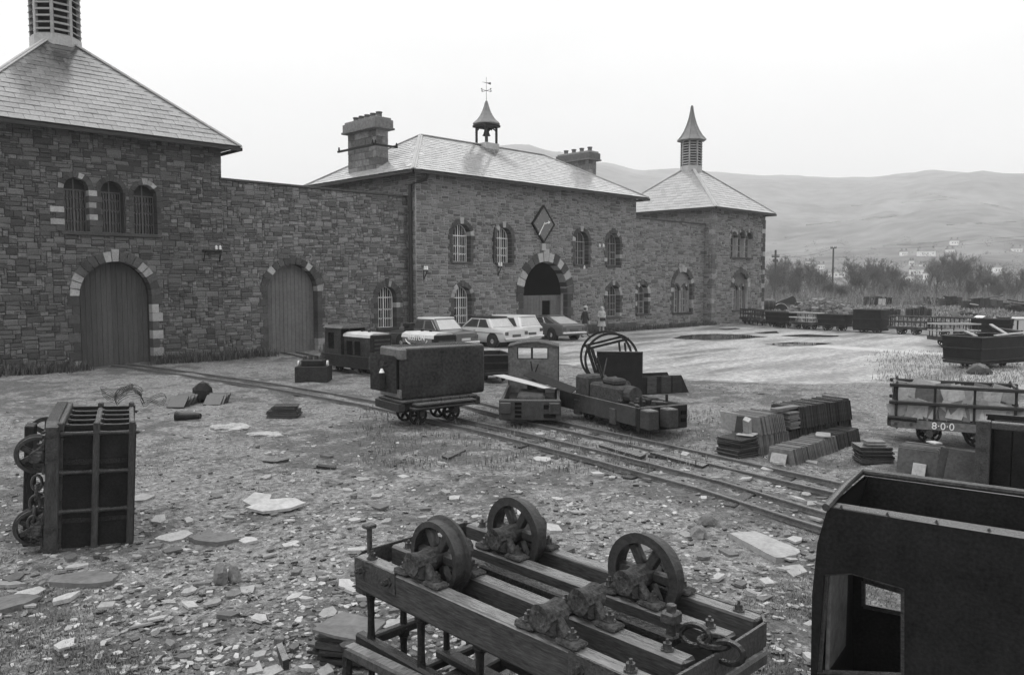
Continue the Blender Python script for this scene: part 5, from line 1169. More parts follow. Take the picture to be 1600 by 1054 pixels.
# ------------------------------------------------------------------ people
def skin_body(J, E, rads, name, parent, assign, mats):
    me = bpy.data.meshes.new('b'); me.from_pydata([tuple(j) for j in J], E, []); o = bpy.data.objects.new('b', me); COL.objects.link(o)
    sk_ = o.modifiers.new('s', 'SKIN'); sk_.use_smooth_shade = True
    o.modifiers.new('u', 'SUBSURF').levels = 2
    for i, v in enumerate(me.skin_vertices[0].data): v.radius = (rads[i] if isinstance(rads[i], tuple) else (rads[i], rads[i])); v.use_root = (i == 0)
    bpy.context.view_layer.update(); m2 = bpy.data.meshes.new_from_object(o.evaluated_get(bpy.context.evaluated_depsgraph_get())); bpy.data.objects.remove(o)
    m2.materials.clear()
    for m in mats: m2.materials.append(MATS[m])
    for p in m2.polygons: p.material_index = assign(p.center); p.use_smooth = True
    m2.name = name; return obj(name, m2, parent)
def person(label, loc, rz, coat, trousers, shoe, skirt=False, cap=None, hairm='hair', stride=.22, hold=0.0, H=1.74):
    t = thing('person', label, 'person', loc, rz); k = H/1.74       # faces +x
    J = [(0, 0, .95), (0, 0, 1.12), (0, 0, 1.32), (.0, 0, 1.44), (.015, 0, 1.5), (.03, 0, 1.6), (.03, 0, 1.70)]; E = [(0, 1), (1, 2), (2, 3), (3, 4), (4, 5), (5, 6)]
    rd = [(.15, .12), (.14, .11), (.16, .11), (.1, .07), .055, (.085, .1), (.06, .07)]
    for s in (-1, 1):
        st = stride*s; i = len(J)
        J += [(0, s*.09, .88), (st*.45+.03, s*.09, .5), (st-.04, s*.1, .09), (st+.06, s*.1, .04), (st+.15, s*.11, .035)]; E += [(0, i), (i, i+1), (i+1, i+2), (i+2, i+3), (i+3, i+4)]
        rd += [.09, .06, .042, .04, .03]
        i = len(J); f = hold; 
        J += [(0, s*.18, 1.41), (-.03*(1-f)-st*.3*(1-f), s*.23, 1.14), (-st*.5*(1-f)+.2*f, s*(.24-.1*f), .93+.14*f), (-st*.55*(1-f)+.26*f, s*(.235-.12*f), .86+.2*f)]
        E += [(3, i), (i, i+1), (i+1, i+2), (i+2, i+3)]; rd += [.065, .05, .036, .034]
        hnd = i+3; b0 = Vector(J[hnd]); dr = (b0-Vector(J[i+2])).normalized(); sd = Vector((dr.z, 0, -dr.x)).normalized()
        for q, ln in ((-.024, .075), (-.008, .085), (.008, .08), (.022, .065)):
            i2 = len(J); J += [tuple(b0+sd*q+dr*.045), tuple(b0+sd*q*1.1+dr*(.045+ln*.6)), tuple(b0+sd*q*1.1+dr*(.04+ln)+Vector((.012, -s*.012, 0)))]; E += [(hnd, i2), (i2, i2+1), (i2+1, i2+2)]; rd += [.011, .01, .008]
        i2 = len(J); J += [tuple(b0-sd*.035+dr*.02), tuple(b0-sd*.045+dr*.06)]; E += [(hnd, i2), (i2, i2+1)]; rd += [.012, .009]
    J = [Vector(j)*k for j in J]; rd = [(r[0]*k, r[1]*k) if isinstance(r, tuple) else r*k for r in rd]
    def asg(c):
        z = c.z/k
        if z > 1.475: return 0
        if z < .09: return 3
        if abs(c.y) > .12*k and .7 < z < (1.12 if hold else .93) and (not hold or c.x > .15*k): return 0
        return 1 if z > .86 else (2 if not skirt or z > .5 else 0)
    skin_body(J, E, rd, 'body', t, asg, ['skin', coat, trousers, shoe])
    b = MB(); hd = Vector((.03, 0, 1.61))*k; b.lathe([(.02, .125), (.07, .11), (.1, .06), (.108, 0), (.1, -.05), (.085, -.09)], 14, Matrix.Translation(hd+Vector((-.012, 0, .0))))
    b.v = [v for v in b.v]; b.build('hair', hairm, t, smooth=True)
    b = MB(); b.lathe([(.088, -.11), (.094, -.04), (.09, .03), (.075, .07)], 12, Matrix.Translation(hd+Vector((.026, 0, 0)))); b.build('face', 'skin', t, smooth=True)
    b = MB(); b.prism([(hd.x+.11, hd.z-.035), (hd.x+.145, hd.z-.03), (hd.x+.115, hd.z+.02)], -.013, .013); b.build('nose', 'skin', t)
    for s in (-1, 1):
        b = MB(); b.box(hd.x+.112, hd.x+.122, s*.034-.013, s*.034+.013, hd.z+.012, hd.z+.024); b.build('eye', 'hair', t)
        b = MB(); b.box(hd.x-.02, hd.x+.025, s*.1-.012, s*.1+.012, hd.z-.035, hd.z+.03, .01); b.build('ear', 'skin', t)
    b = MB(); b.box(hd.x+.1, hd.x+.118, -.025, .025, hd.z-.068, hd.z-.058); b.build('mouth', 'cloth_grey', t)
    if cap: b = MB(); b.lathe([(.118, .045), (.122, .06), (.11, .11), (.06, .145), (.01, .15)], 14, Matrix.Translation(hd)); b.box(hd.x+.06, hd.x+.19, -.07, .07, hd.z+.045, hd.z+.06, .005); b.build('cap', cap, t, smooth=True)
    b = MB()
    if skirt: b.lathe([(.12, 1.45), (.19, 1.38), (.17, 1.15), (.2, .95), (.25, .6), (.27, .52), (.24, .53), (.15, .95)], 18, Matrix.Diagonal((k*.8, k, k, 1))); b.build('coat', coat, t, smooth=True)
    else: b.lathe([(.1, 1.46), (.2, 1.38), (.19, 1.15), (.19, .9), (.21, .76), (.18, .77), (.14, .95)], 18, Matrix.Diagonal((k*.75, k, k, 1))); b.build('jacket', coat, t, smooth=True)
    return t
mp_ = G(914, 526.5); person('man in dark jacket and pale cap walking past the dark coupe', (mp_.x, mp_.y, 0), R(-25), 'cloth_dark', 'cloth_grey', 'cloth_dark', cap='cloth_pale', stride=.26)
wp_ = G(940, 522); person('woman in pale patterned coat holding a bag, walking beside the wall', (wp_.x, wp_.y, 0), R(-130), 'cloth_pale', 'cloth_pale', 'cloth_dark', skirt=True, hairm='hair_pale', stride=.12, hold=1, H=1.64)
b = MB(); b.box(-.06, .06, -.16, .16, 0, .2, .03); hb_ = b.build('hand_bag', 'cloth_dark'); hb_.matrix_world = Matrix.Translation((wp_.x, wp_.y, .8)) @ Matrix.Rotation(R(-130), 4, 'Z') @ Matrix.Translation((.3, 0, 0)); tag(hb_, 'dark bag held in front of the pale coat', 'bag')
# ------------------------------------------------------------------ poles, wires
def pole(px, yt, yb, label, arms, d=None):
    p = G(px, yb); d = depth(p); h = (yb-yt)/FPX*d; t = thing('utility_pole', label, 'pole', p)
    b = MB(); b.cyl((0, 0, -.3), (0, 0, h), .17, .12, 10); b.build('pole_shaft', 'pole_wood', t, smooth=True)
    for (fz, wd) in arms:
        z = h*fz; q = RT*wd/2; s = MB(); s.beam(-q+Vector((0, 0, z)), q+Vector((0, 0, z)), .12, .14); ar = s.build('cross_arm', 'pole_wood', t)
        for e in (-.9, -.45, .45, .9): s = MB(); c = q*e; s.lathe([(.03, 0), (.07, .05), (.04, .12), (.06, .16), (.02, .22)], 6, Matrix.Translation(c+Vector((0, 0, z+.07)))); s.build('insulator', 'pole_wood', ar)
    return p, h
pA, hA = pole(1210, 391, 478, 'wooden utility pole with two cross arms beside the far tower', ((.88, .95), (.8, .6)))
pB, hB = pole(1300, 388, 471, 'plain wooden utility pole standing among the bare trees', ((1.0, .9),))
def wire(a, c, sag, label):
    b = MB(); b.tube([a.lerp(c, i/12)-Vector((0, 0, sag*4*(i/12)*(1-i/12))) for i in range(13)], .018, 4); tag(b.build('overhead_wire', 'iron'), label, 'wire')
tB = pB+Vector((0, 0, hB)); wire(pA+Vector((0, 0, hA*.88)), tB, .5, 'thin overhead wire between the two utility poles')
wire(tB, atD(1640, 368, 150), .8, 'thin overhead wire running right from the plain pole across the hillside')
# ------------------------------------------------------------------ bare trees
def bare_tree_mesh(seed, H=9.0, stems=1, spread=.55):
    rr = random.Random(seed); b = MB()
    def br(p, d, ln, r, lv):
        pts = [p]; q = p; n = 3 if lv < 3 else 2
        for i in range(n):
            d = (d+Vector((rr.uniform(-1, 1), rr.uniform(-1, 1), rr.uniform(-.3, .6)))*(.13+.05*lv)).normalized(); q = q+d*ln/n; pts.append(q)
        rs = [max(.008, r*(1-.6*i/n)) for i in range(n+1)]; b.tube(pts, rs, 6 if lv == 0 else (4 if lv < 3 else 3))
        if lv >= 4: return
        for i in range((10, 7, 6, 4)[lv]):
            f = rr.uniform(.3 if lv == 0 else .15, 1); k = min(n-1, int(f*n)); s = pts[k].lerp(pts[k+1], f*n-k)
            a = rr.uniform(0, 6.28); e = d.orthogonal().normalized(); e = Matrix.Rotation(a, 3, d) @ e
            nd = (d*rr.uniform(.5, 1)+e*rr.uniform(.5, 1.0)*spread*1.3+Vector((0, 0, .25))).normalized()
            br(s, nd, ln*rr.uniform(.42, .68)*(1.05-.25*f), max(.01, r*.45*(1-.3*f)), lv+1)
    for s in range(stems):
        a = rr.uniform(0, 6.28); br(Vector((.3*math.cos(a)*(stems > 1), .3*math.sin(a)*(stems > 1), -.1)), Vector((rr.uniform(-.25, .25)*(stems > 1), rr.uniform(-.25, .25)*(stems > 1), 1)).normalized(), H*.56, H*.019/math.sqrt(stems), 0)
    zm = max(v.z for v in b.v); k = H/zm; tr = [i for i in range(0)]
    for v in b.v: v.z *= k
    return b
TM = []
for sd, H_, st in ((1, 9, 1), (2, 9, 2), (3, 9, 3), (4, 9, 2), (5, 9, 4)):
    b = bare_tree_mesh(sd, H_, st); nt_ = len(b.f)
    # trunk = faces of the first-level tubes, crown = the rest
    tk, cr = MB(), MB(); vi = 0; fi = 0
    thick = [i for i, f in enumerate(b.f) if len(f) == 6 or (len(f) == 4 and max((b.v[f[0]]-b.v[f[1]]).length, 0) > .07)]
    ts = set(thick)
    for i, f in enumerate(b.f):
        m = tk if i in ts else cr; m.add([b.v[q] for q in f], [tuple(range(len(f)))])
    TM.append((tk.mesh('trunk', 'twig', recalc=False), cr.mesh('crown', 'twig', recalc=False)))
TP = [(1206, 418, 108), (1228, 402, 122), (1250, 408, 116), (1272, 412, 126), (1292, 436, 112), (1332, 402, 124), (1350, 412, 118), (1366, 404, 128), (1392, 406, 121), (1420, 432, 110), (1452, 404, 120), (1476, 398, 126), (1500, 396, 118), (1524, 404, 128), (1548, 424, 114), (1572, 416, 124), (1596, 420, 116), (1630, 410, 122), (1240, 425, 105), (1310, 440, 106), (1380, 430, 104), (1436, 442, 105), (1512, 428, 103), (1560, 436, 104), (1218, 412, 118), (1262, 404, 124), (1284, 422, 119), (1341, 414, 112), (1378, 412, 117), (1405, 418, 123), (1463, 414, 112), (1488, 408, 121), (1536, 414, 118), (1584, 426, 110), (1612, 414, 126), (1428, 436, 117), (1304, 444, 118)]
for i, (px, yt, d) in enumerate(TP):
    q = atD(px, 440, d); h = CH+(440-yt)/FPX*d*1.12; t = thing('bare_tree', 'leafless tree in the thicket behind the scrap yard', 'tree', (q.x, q.y, 0), random.uniform(0, 6), 'bare trees behind the scrap yard')
    k = h/9; w_ = k*random.uniform(1.0, 1.35); t.scale = (w_, w_, k); tk, cr = TM[i % 5]; obj('trunk', tk, t); obj('crown', cr, t)
def scrub(name, label, n, dr, hr, pxr, m, seed):
    rr = random.Random(seed); b = MB()
    for i in range(n):
        d = rr.uniform(*dr); px = rr.uniform(*pxr); q = atD(px, 440, d); q.z = -.05; cl_ = .55+.6*fbm(px*.02, d*.05, 2); h = rr.uniform(*hr)*max(.25, cl_+.35)
        tip = q+Vector((rr.uniform(-.35, .35), rr.uniform(-.35, .35), 1)).normalized()*h; md = q.lerp(tip, .5)+Vector((rr.uniform(-.2, .2), rr.uniform(-.2, .2), 0)); b.tube([q, md, tip], [.03, .022, .012], 3)
        for k in range(3): s = q.lerp(tip, rr.uniform(.3, .9)); b.tube([s, s+Vector((rr.uniform(-.7, .7), rr.uniform(-.7, .7), rr.uniform(.1, .8)))*h*.28], [.016, .01], 3)
    o = b.build(name, m, recalc=False); return tag(o, label, 'scrub', kind='stuff')
scrub('scrub', 'pale tangled scrub at the foot of the bare trees', 4200, (98, 118), (.7, 2.3), (1190, 1720), 'brush', 1)
scrub('scrub', 'dark leafless undergrowth filling the thicket behind the scrap', 6500, (108, 135), (1.0, 3.6), (1190, 1720), 'twig', 2)
# ------------------------------------------------------------------ village
def on_hill(px, py):
    r = ray(px, py); k = 300.0
    while k < 2600:
        p = CAM+r*k
        if p.z < hill_h(p.x, p.y): return p, k
        k += 3
    return None, 0
HS = [(1412, 396, 11, 8, 1), (1447, 398, 24, 3, 0), (1484, 394, 12, 5, 0), (1491, 381, 12, 3, 0), (1420, 437, 13, 8, 1), (1434, 427, 22, 5, 0), (1448, 434, 10, 5, 1), (1461, 428, 12, 5, 0), (1441, 416, 8, 10, 1), (1424, 413, 7, 5, 1), (1374, 415, 14, 5, 0), (1558, 422, 14, 8, 1), (1283, 418, 10, 6, 1), (1296, 432, 12, 7, 1), (1310, 430, 18, 7, 0), (1262, 413, 9, 5, 1), (1588, 393, 14, 4, 0), (1595, 437, 10, 6, 1), (1322, 422, 10, 6, 1)]
names = ['small white house high above the village at left', 'long low white range of cottages above the village', 'white house high on the slope right of centre', 'distant white cottage below the upper field line', 'pale house at the left end of the lower terrace', 'long white terrace in the lower village', 'small white house in front of the long terrace', 'white cottage at the right end of the lower terrace', 'tall narrow white house above the terrace', 'small grey-white house above the lower terrace', 'low white cottages behind the middle trees', 'gabled pale house behind the right-hand trees', 'white house glimpsed above the left thicket', 'pale house just left of the plain pole', 'white row of houses just right of the plain pole', 'small far cottage above the left thicket', 'long pale farmhouse at the right edge', 'pale house low at the right edge', 'pale cottage above the pole-side row']
for (px, py, wpx_, hpx, gb), lab in zip(HS, names):
    p, d = on_hill(px, py+hpx/2)
    if p is None: continue
    w_ = wpx_/FPX*d*.95; h = max(2.6, hpx/FPX*d*.75); dp = min(7, w_*.6); t = thing('house', lab, 'house', p+Vector((0, 0, -.5)), YAW-R(90)+random.uniform(-.2, .2), 'village houses on the hillside')
    b = MB(); b.box(-w_/2, w_/2, -dp/2, dp/2, -2, h+.5); b.build('wall', 'house_wall', t)
    b = MB(); rh = min(2.6, dp*.4); b.add([(-w_/2-.3, -dp/2-.3, h+.52), (w_/2+.3, -dp/2-.3, h+.52), (w_/2+.3, dp/2+.3, h+.52), (-w_/2-.3, dp/2+.3, h+.52), (-w_/2-.3, 0, h+.5+rh), (w_/2+.3, 0, h+.5+rh)], [(0, 1, 5, 4), (2, 3, 4, 5), (0, 4, 3), (1, 2, 5), (3, 2, 1, 0)]); rf = b.build('roof', 'house_roof', t)
    for e in (-1, 1): b = MB(); b.box(e*(w_/2-.5)-.4, e*(w_/2-.5)+.4, -.4, .4, h+rh-.3, h+rh+1.5); b.build('chimney', 'house_roof', rf)
    n = max(3, int(w_/2.2))
    for i in range(n):
        for z in ((1.4,) if h < 4.2 else (1.2, 3.7)):
            x = -w_/2+(i+.5)*w_/n; b = MB(); b.box(x-.25, x+.25, -dp/2-.05, -dp/2+.1, z, z+.7); b.build('window', 'glass', t)
# dry-stone field walls, hedges on the hill
for k, (pa_, pb2) in enumerate((((1330, 322), (1480, 312)), ((1380, 384), (1640, 368)), ((1480, 352), (1640, 345)), ((1260, 352), (1400, 338)), ((1430, 300), (1560, 322)))):
    b = MB(); pts = []
    for i in range(25):
        f = i/24; p, d = on_hill(pa_[0]+(pb2[0]-pa_[0])*f, pa_[1]+(pb2[1]-pa_[1])*f)
        if p: pts.append(p+Vector((0, 0, .2)))
    if len(pts) > 3:
        for a, c in zip(pts, pts[1:]): b.beam(a, c, .7, 1.0, ext=.3)
        tag(b.build('field_wall', 'brush'), ['field wall high on the hillside left of the summit', 'long field wall above the village', 'field wall on the right part of the slope', 'field wall above the left thicket', 'field wall running down from the hill summit'][k], 'wall')
rr = random.Random(5); cps = MB()
for i in range(130):
    p, d = on_hill(rr.uniform(1190, 1620), 372+72*rr.random()**.7)
    if p is None: continue
    r_ = rr.uniform(1.2, 3.2)
    for k in range(70):
        v = Vector((rr.gauss(0, 1), rr.gauss(0, 1), rr.gauss(0, .8)+1.0))*r_*.6; c = p+v; e = Vector((rr.uniform(-1, 1), rr.uniform(-1, 1), rr.uniform(-1, 1)))*.45; f = Vector((rr.uniform(-1, 1), rr.uniform(-1, 1), rr.uniform(-1, 1)))*.45
        cps.add([c, c+e, c+f], [(0, 1, 2)])
tag(cps.build('hedges', 'weed', recalc=False), 'far hedges and copses dotted round the hillside village', 'hedge', kind='stuff')
# ------------------------------------------------------------------ scrap beyond the wagon row
def scrap(name, label, xl, xr, yt, yb, style='boards', m='iron', rz=None, cat='scrap', dpt=1.2, seed=0):
    rr = random.Random(seed+xl); p = G((xl+xr)/2, yb); d = depth(p); w_ = (xr-xl)/FPX*d; h = (yb-yt)/FPX*d; a = YAW-R(90)+(rr.uniform(-.15, .15) if rz is None else rz)
    t = thing(name, label, cat, p+Vector((VH.x, VH.y, 0))*dpt*.5, a, 'scrap beyond the wagon row')
    if style == 'slates':
        n = int(w_/.16); s = MB(); s.box(-.06, .06, -dpt/2, dpt/2, 0, 1, .012); me = s.mesh('slate', m)
        for i in range(n): obj('slate', me, t, Matrix.Translation((-w_/2+(i+.5)*w_/n, rr.uniform(-.06, .06), -.03)) @ Matrix.Rotation(rr.uniform(-.08, .08), 4, 'Y') @ Matrix.Diagonal((1, 1, h*rr.uniform(.8, 1.02)*(1-.35*abs(i/n-.45)), 1)))
    elif style == 'boards':
        for i in range(11):
            s = MB(); ln = w_*rr.uniform(.35, .8); s.box(-ln/2, ln/2, -.12, .12, -.05, .05, .01); z = h*rr.uniform(.08, .8)
            s.build('piece', rr.choice([m, 'iron', 'wood_dark', 'iron'] if rr.random() < .88 else ['pale_sheet']), t, M=Matrix.Translation((rr.uniform(-1, 1)*(w_-ln)/2, rr.uniform(-.5, .5)*dpt, z)) @ Matrix.Rotation(rr.uniform(-.5, .5), 4, 'Z') @ Matrix.Rotation(rr.uniform(-.25, .25), 4, 'Y'))
        for i in range(4):
            s = MB(); q = w_/4; s.box(-q*.45, q*.45, -dpt*.3, dpt*.3, 0, h*rr.uniform(.45, .85), .02); s.build('block', rr.choice([m, 'iron', 'slate_dark']), t, M=Matrix.Translation((-w_/2+(i+.5)*q, rr.uniform(-.1, .1), -.02)) @ Matrix.Rotation(rr.uniform(-.2, .2), 4, 'Z'))
    elif style == 'block':
        s = MB(); s.box(-w_/2, w_/2, -dpt/2, dpt/2, -.03, h, .02); s.build('body', m, t); s = MB(); s.box(-w_/2-.05, w_/2+.05, -dpt/2-.05, dpt/2+.05, h, h+.08, .01); s.build('lid', 'pale_sheet' if m == 'pale_sheet' else 'iron_worn', t)
        for q in (-.3, .3): s = MB(); s.box(w_*q-.04, w_*q+.04, -dpt/2-.03, -dpt/2-.004, .05, h-.05); s.build('strap', 'iron', t)
    elif style == 'boiler':
        r_ = h/2; s = MB(); s.cyl((-w_/2, 0, r_), (w_/2, 0, r_), r_, n=20); bo = s.build('shell', m, t, smooth=True)
        for q in (-.48, -.1, .3, .48): s = MB(); s.lathe([(r_+.005, -.05), (r_+.03, -.05), (r_+.03, .05), (r_+.005, .05), (r_+.005, -.05)], 20, Matrix.Translation((w_*q, 0, r_)) @ Matrix.Rotation(R(90), 4, 'Y')); s.build('band', 'iron_worn', bo)
    elif style == 'slab':
        s = MB(); s.prism([(-w_/2, h*.35), (-w_/2+.2, 0), (w_/2, h*.3), (w_/2-.2, h*.8), (w_*.3, h)], -.2, .2); s.build('plate', m, t)
        s = MB(); s.box(-.3, .3, -.5, .6, -.02, h*.35, .02); s.build('prop', 'wood_dark', t)
    elif style == 'disc':
        s = MB(); s.lathe([(h*.95, -.06), (h, -.06), (h, .06), (h*.95, .06), (h*.95, -.06)], 28, Matrix.Translation((0, 0, h*.1)) @ Matrix.Rotation(R(90), 4, 'X')); s.build('rim', 'pale_sheet', t)
        s = MB(); s.cyl((0, -.03, h*.1), (0, .03, h*.1), h*.94, n=28); s.build('plate', m, t)
    return t
scrap('boiler', 'rusty cylindrical boiler lying beside the far tower corner', 1194, 1211, 467, 487, 'boiler', 'iron', cat='boiler')
scrap('scrap_plate', 'large dark steel plate propped up at an angle behind the boiler', 1213, 1247, 462, 480, 'slab', 'iron')
scrap('iron_disc', 'half buried iron disc with pale rim next to the boiler', 1213, 1233, 475, 487, 'disc', 'iron', cat='disc')
hut = scrap('ruined_hut', 'small black ruined hut with pale doorway beyond the yard', 1362, 1392, 461, 479, 'slates', 'iron_plate', dpt=2.5, cat='hut')
b = MB(); b.box(-.55, .35, -1.4, -1.3, 0, 1.0); b.build('doorway', 'pale_sheet', hut)
scrap('slate_stack', 'dark slate stack in the grass left of the other far stack', 1373, 1408, 479, 499, 'slates', 'slate_dark', cat='slate stack')
scrap('slate_stack', 'dark slate stack in the grass beyond the right box wagon', 1424, 1456, 477, 499, 'slates', 'slate_dark', cat='slate stack')
L5 = [(1245, 1275, 470, 484, 'low scrap pile just right of the propped plate'), (1345, 1372, 487, 500, 'pale scrap heap behind the barred wagons'), (1440, 1470, 459, 478, 'dark scrap heap at left of the far scrap line'), (1472, 1505, 458, 480, 'scrap heap in the middle of the far scrap line'), (1508, 1540, 461, 484, 'scrap heap right of centre in the far scrap line'), (1540, 1580, 459, 484, 'broad scrap heap near the right end of the far line'), (1578, 1612, 465, 488, 'scrap heap at the right edge of the far line'), (1395, 1436, 466, 476, 'thin line of scrap right of the ruined hut'), (1300, 1345, 487, 500, 'low scrap behind the dark barred wagons'), (1500, 1530, 484, 496, 'small scrap heap in the grass behind the pale sheet')]
for k, (a, c, yt, yb, lab) in enumerate(L5): scrap('scrap_heap', lab, a, c, yt, yb, 'boards', 'iron' if k != 1 else 'pale_sheet', seed=k)
scrap('stone_block', 'large pale block with flat lid at the right edge', 1577, 1625, 499, 523, 'block', 'pale_sheet', cat='block', dpt=1.5)
scrap('iron_post', 'dark iron box standing left of the pale block', 1565, 1577, 497, 524, 'block', 'iron', cat='post', dpt=.5)
p0, p1 = G(1532, 512, .5), G(1597, 519, .5); b = MB(); b.cyl((p0.x, p0.y, .55), (p1.x, p1.y, .5), .12, .1, 10); tag(b.build('iron_shaft', 'iron'), 'long dark shaft lying in front of the pale block', 'shaft')
for k, q in enumerate((.15, .85)):
    c = p0.lerp(p1, q); b = MB(); b.box(c.x-.15, c.x+.15, c.y-.15, c.y+.15, -.02, .43, .02); tag(b.build('timber_chock', 'wood_dark'), ['timber chock under the left end of the long shaft', 'timber chock under the right end of the long shaft'][k], 'timber')
c = G(1508, 503); b = MB(); n = 8; b.add([(x, y, .25+.5*(2*x/2.4)**2) for x in [-1.2+2.4*i/n for i in range(n+1)] for y in (-.5, .5)]+[(x, y, .27+.5*(2*x/2.4)**2) for x in [-1.2+2.4*i/n for i in range(n+1)] for y in (-.5, .5)], [(2*i, 2*i+2, 2*i+3, 2*i+1) for i in range(n)]+[(2*(n+1)+2*i, 2*(n+1)+2*i+1, 2*(n+1)+2*i+3, 2*(n+1)+2*i+2) for i in range(n)]); o = b.build('bent_sheet', 'paint_white'); o.matrix_world = Matrix.Translation(c+Vector((0, 0, -.1))) @ Matrix.Rotation(YAW-R(85), 4, 'Z') @ Matrix.Rotation(R(8), 4, 'Y'); tag(o, 'curled white sheet lying behind the angled barred wagon', 'sheet')
# rubble heap
rr = random.Random(77); b = MB(); c = G(1297, 492); d = depth(c)
for i in range(900):
    u = rr.gauss(0, 1)*.36; v = rr.gauss(0, .5); w_ = 110/FPX*d*.5; z = 1.45*max(0, 1-(u/1.05)**2)*math.exp(-v*v)*rr.random()**.4
    q = c+RT*u*w_+VH*(v*2.5+1.5); s = rr.uniform(.1, .34); Mx = Matrix.Translation((q.x, q.y, z)) @ Matrix.Rotation(rr.uniform(0, 6), 4, 'Z') @ Matrix.Rotation(rr.uniform(-.6, .6), 4, 'X'); b.box(-s, s, -s*.7, s*.7, -s*.4, s*.4, M=Mx)
tag(b.build('rubble_heap', 'slate', recalc=False), 'long heap of broken rubble behind the wagon row', 'rubble', kind='stuff')
# ------------------------------------------------------------------ slate stacks by the track
def row_slates(t, x0, x1, y0, y1, z0, h, th, m, rr, lean=.0, jit=.02):
    n = max(1, int((x1-x0)/th)); b = MB(); b.prism([(y0, 0), (y1, 0), (y1-.03, h), (y0+.06, h)], -th*.44, th*.44, M=Matrix(((0, 1, 0, 0), (1, 0, 0, 0), (0, 0, 1, 0), (0, 0, 0, 1))))
    me = b.mesh('slate', m)
    for i in range(n): obj('slate', me, t, Matrix.Translation((x0+(i+.5)*th, rr.uniform(-jit, jit), z0-rr.uniform(0, .02))) @ Matrix.Rotation(lean+rr.uniform(-.01, .01), 4, 'Y') @ Matrix.Diagonal((1, 1, rr.uniform(.94, 1.03), 1)))
def flat_slates(t, x0, x1, y0, y1, z0, n, th, m, rr):
    b = MB(); w_, d = (x1-x0), (y1-y0); b.box(-w_/2, w_/2, -d/2, d/2, 0, th*.85, .004); me = b.mesh('slate', m)
    for i in range(n): obj('slate', me, t, Matrix.Translation(((x0+x1)/2+rr.uniform(-.025, .025), (y0+y1)/2+rr.uniform(-.025, .025), z0+i*th)) @ Matrix.Rotation(rr.uniform(-.06, .06), 4, 'Z'))
rr = random.Random(31)
q0 = G(1165, 717); q1 = G(1330, 681); a1 = math.atan2((q1-q0).y, (q1-q0).x)
s1 = thing('slate_stack', 'tallest and longest double stack of dressed slates beside the track', 'slate stack', (q0.x, q0.y, 0), a1)
flat_slates(s1, -.15, .38, .02, .52, 0, 11, .032, 'slate_dark', rr)
row_slates(s1, .4, 1.35, .0, .62, 0, .36, .022, 'slate', rr)
row_slates(s1, 1.37, 3.5, .0, .62, 0, .36, .022, 'slate_dark', rr)
row_slates(s1, .5, 1.25, .03, .8, .36, .33, .022, 'slate', rr, -.08)
flat_slates(s1, 1.3, 1.62, .0, .6, .37, 10, .032, 'slate', rr)
row_slates(s1, 1.64, 3.45, .0, .66, .36, .4, .022, 'slate_dark', rr)
for k, (x, y, z, dims, rot) in enumerate(((.42, .62, .37, (.02, .42, .36), (0, -.25, 0)), (.3, .2, .37, (.3, .3, .02), (0, 0, .3)), (.24, .34, .39, (.02, .16, .3), (0, .25, .1)), (.34, .22, .4, (.1, .12, .36), (.35, -.6, 0)))):
    b = MB(); b.box(-dims[0]/2, dims[0]/2, -dims[1]/2, dims[1]/2, 0, dims[2], .004); b.build('slate', 'slate_pale' if k != 2 else 'slate_dark', s1, M=Matrix.Translation((x, y, z)) @ Matrix.Rotation(rot[2], 4, 'Z') @ Matrix.Rotation(rot[1], 4, 'Y') @ Matrix.Rotation(rot[0], 4, 'X'))
b = MB(); b.box(1.05, 1.75, .15, .3, .72, .77, .006); o = b.build('slate_strip', 'slate'); o.matrix_world = Matrix.Translation((q0.x, q0.y, .0)) @ Matrix.Rotation(a1-.04, 4, 'Z'); tag(o, 'narrow slate strip lying on top of the tallest slate stack', 'slate')
q0 = G(1243, 729); q1 = G(1348, 691); a2 = math.atan2((q1-q0).y, (q1-q0).x)
s2 = thing('slate_stack', 'low long slate stack with a small slate propped at its end', 'slate stack', (q0.x, q0.y, 0), a2)
row_slates(s2, .0, 1.75, 0, .5, 0, .29, .024, 'slate', rr, -.1); row_slates(s2, 1.78, 2.8, 0, .5, 0, .29, .024, 'slate_dark', rr)
b = MB(); b.box(-.01, .01, -.14, .14, 0, .21, .004); o = b.build('slate_offcut', 'slate_pale'); o.matrix_world = Matrix.Translation((q0.x-.12, q0.y+.27, 0)) @ Matrix.Rotation(a2, 4, 'Z') @ Matrix.Rotation(.4, 4, 'Y'); tag(o, 'small pale slate propped against the end of the low stack', 'slate')
b = MB(); b.prism(slate_piece(.42, .26, .02, 5), -.012, .012); o = b.build('slate_offcut', 'slate_pale'); o.matrix_world = Matrix.Translation((q0.x+1.5, q0.y+.2, .315)) @ Matrix.Rotation(.4, 4, 'Z') @ Matrix.Rotation(R(90), 4, 'X'); tag(o, 'pale broken slate lying flat on the low stack', 'slate')
q0 = G(1378, 727); s3 = thing('slate_stack', 'short square pile of slates laid flat with a dark slate on top', 'slate stack', (q0.x+.25, q0.y+.25, 0), R(-50))
flat_slates(s3, -.27, .27, -.22, .22, 0, 9, .032, 'slate_dark', rr); flat_slates(s3, -.15, .17, -.12, .12, .292, 2, .035, 'slate', rr)
q0 = G(1470, 746); s4 = thing('slate_stack', 'slate stack of large upright slates in front of the numbered wagon', 'slate stack', (q0.x, q0.y, 0), R(5))
row_slates(s4, 0, .55, 0, .66, 0, .44, .024, 'slate', rr, -.06); flat_slates(s4, .58, .95, -.02, .4, 0, 10, .022, 'slate', rr)
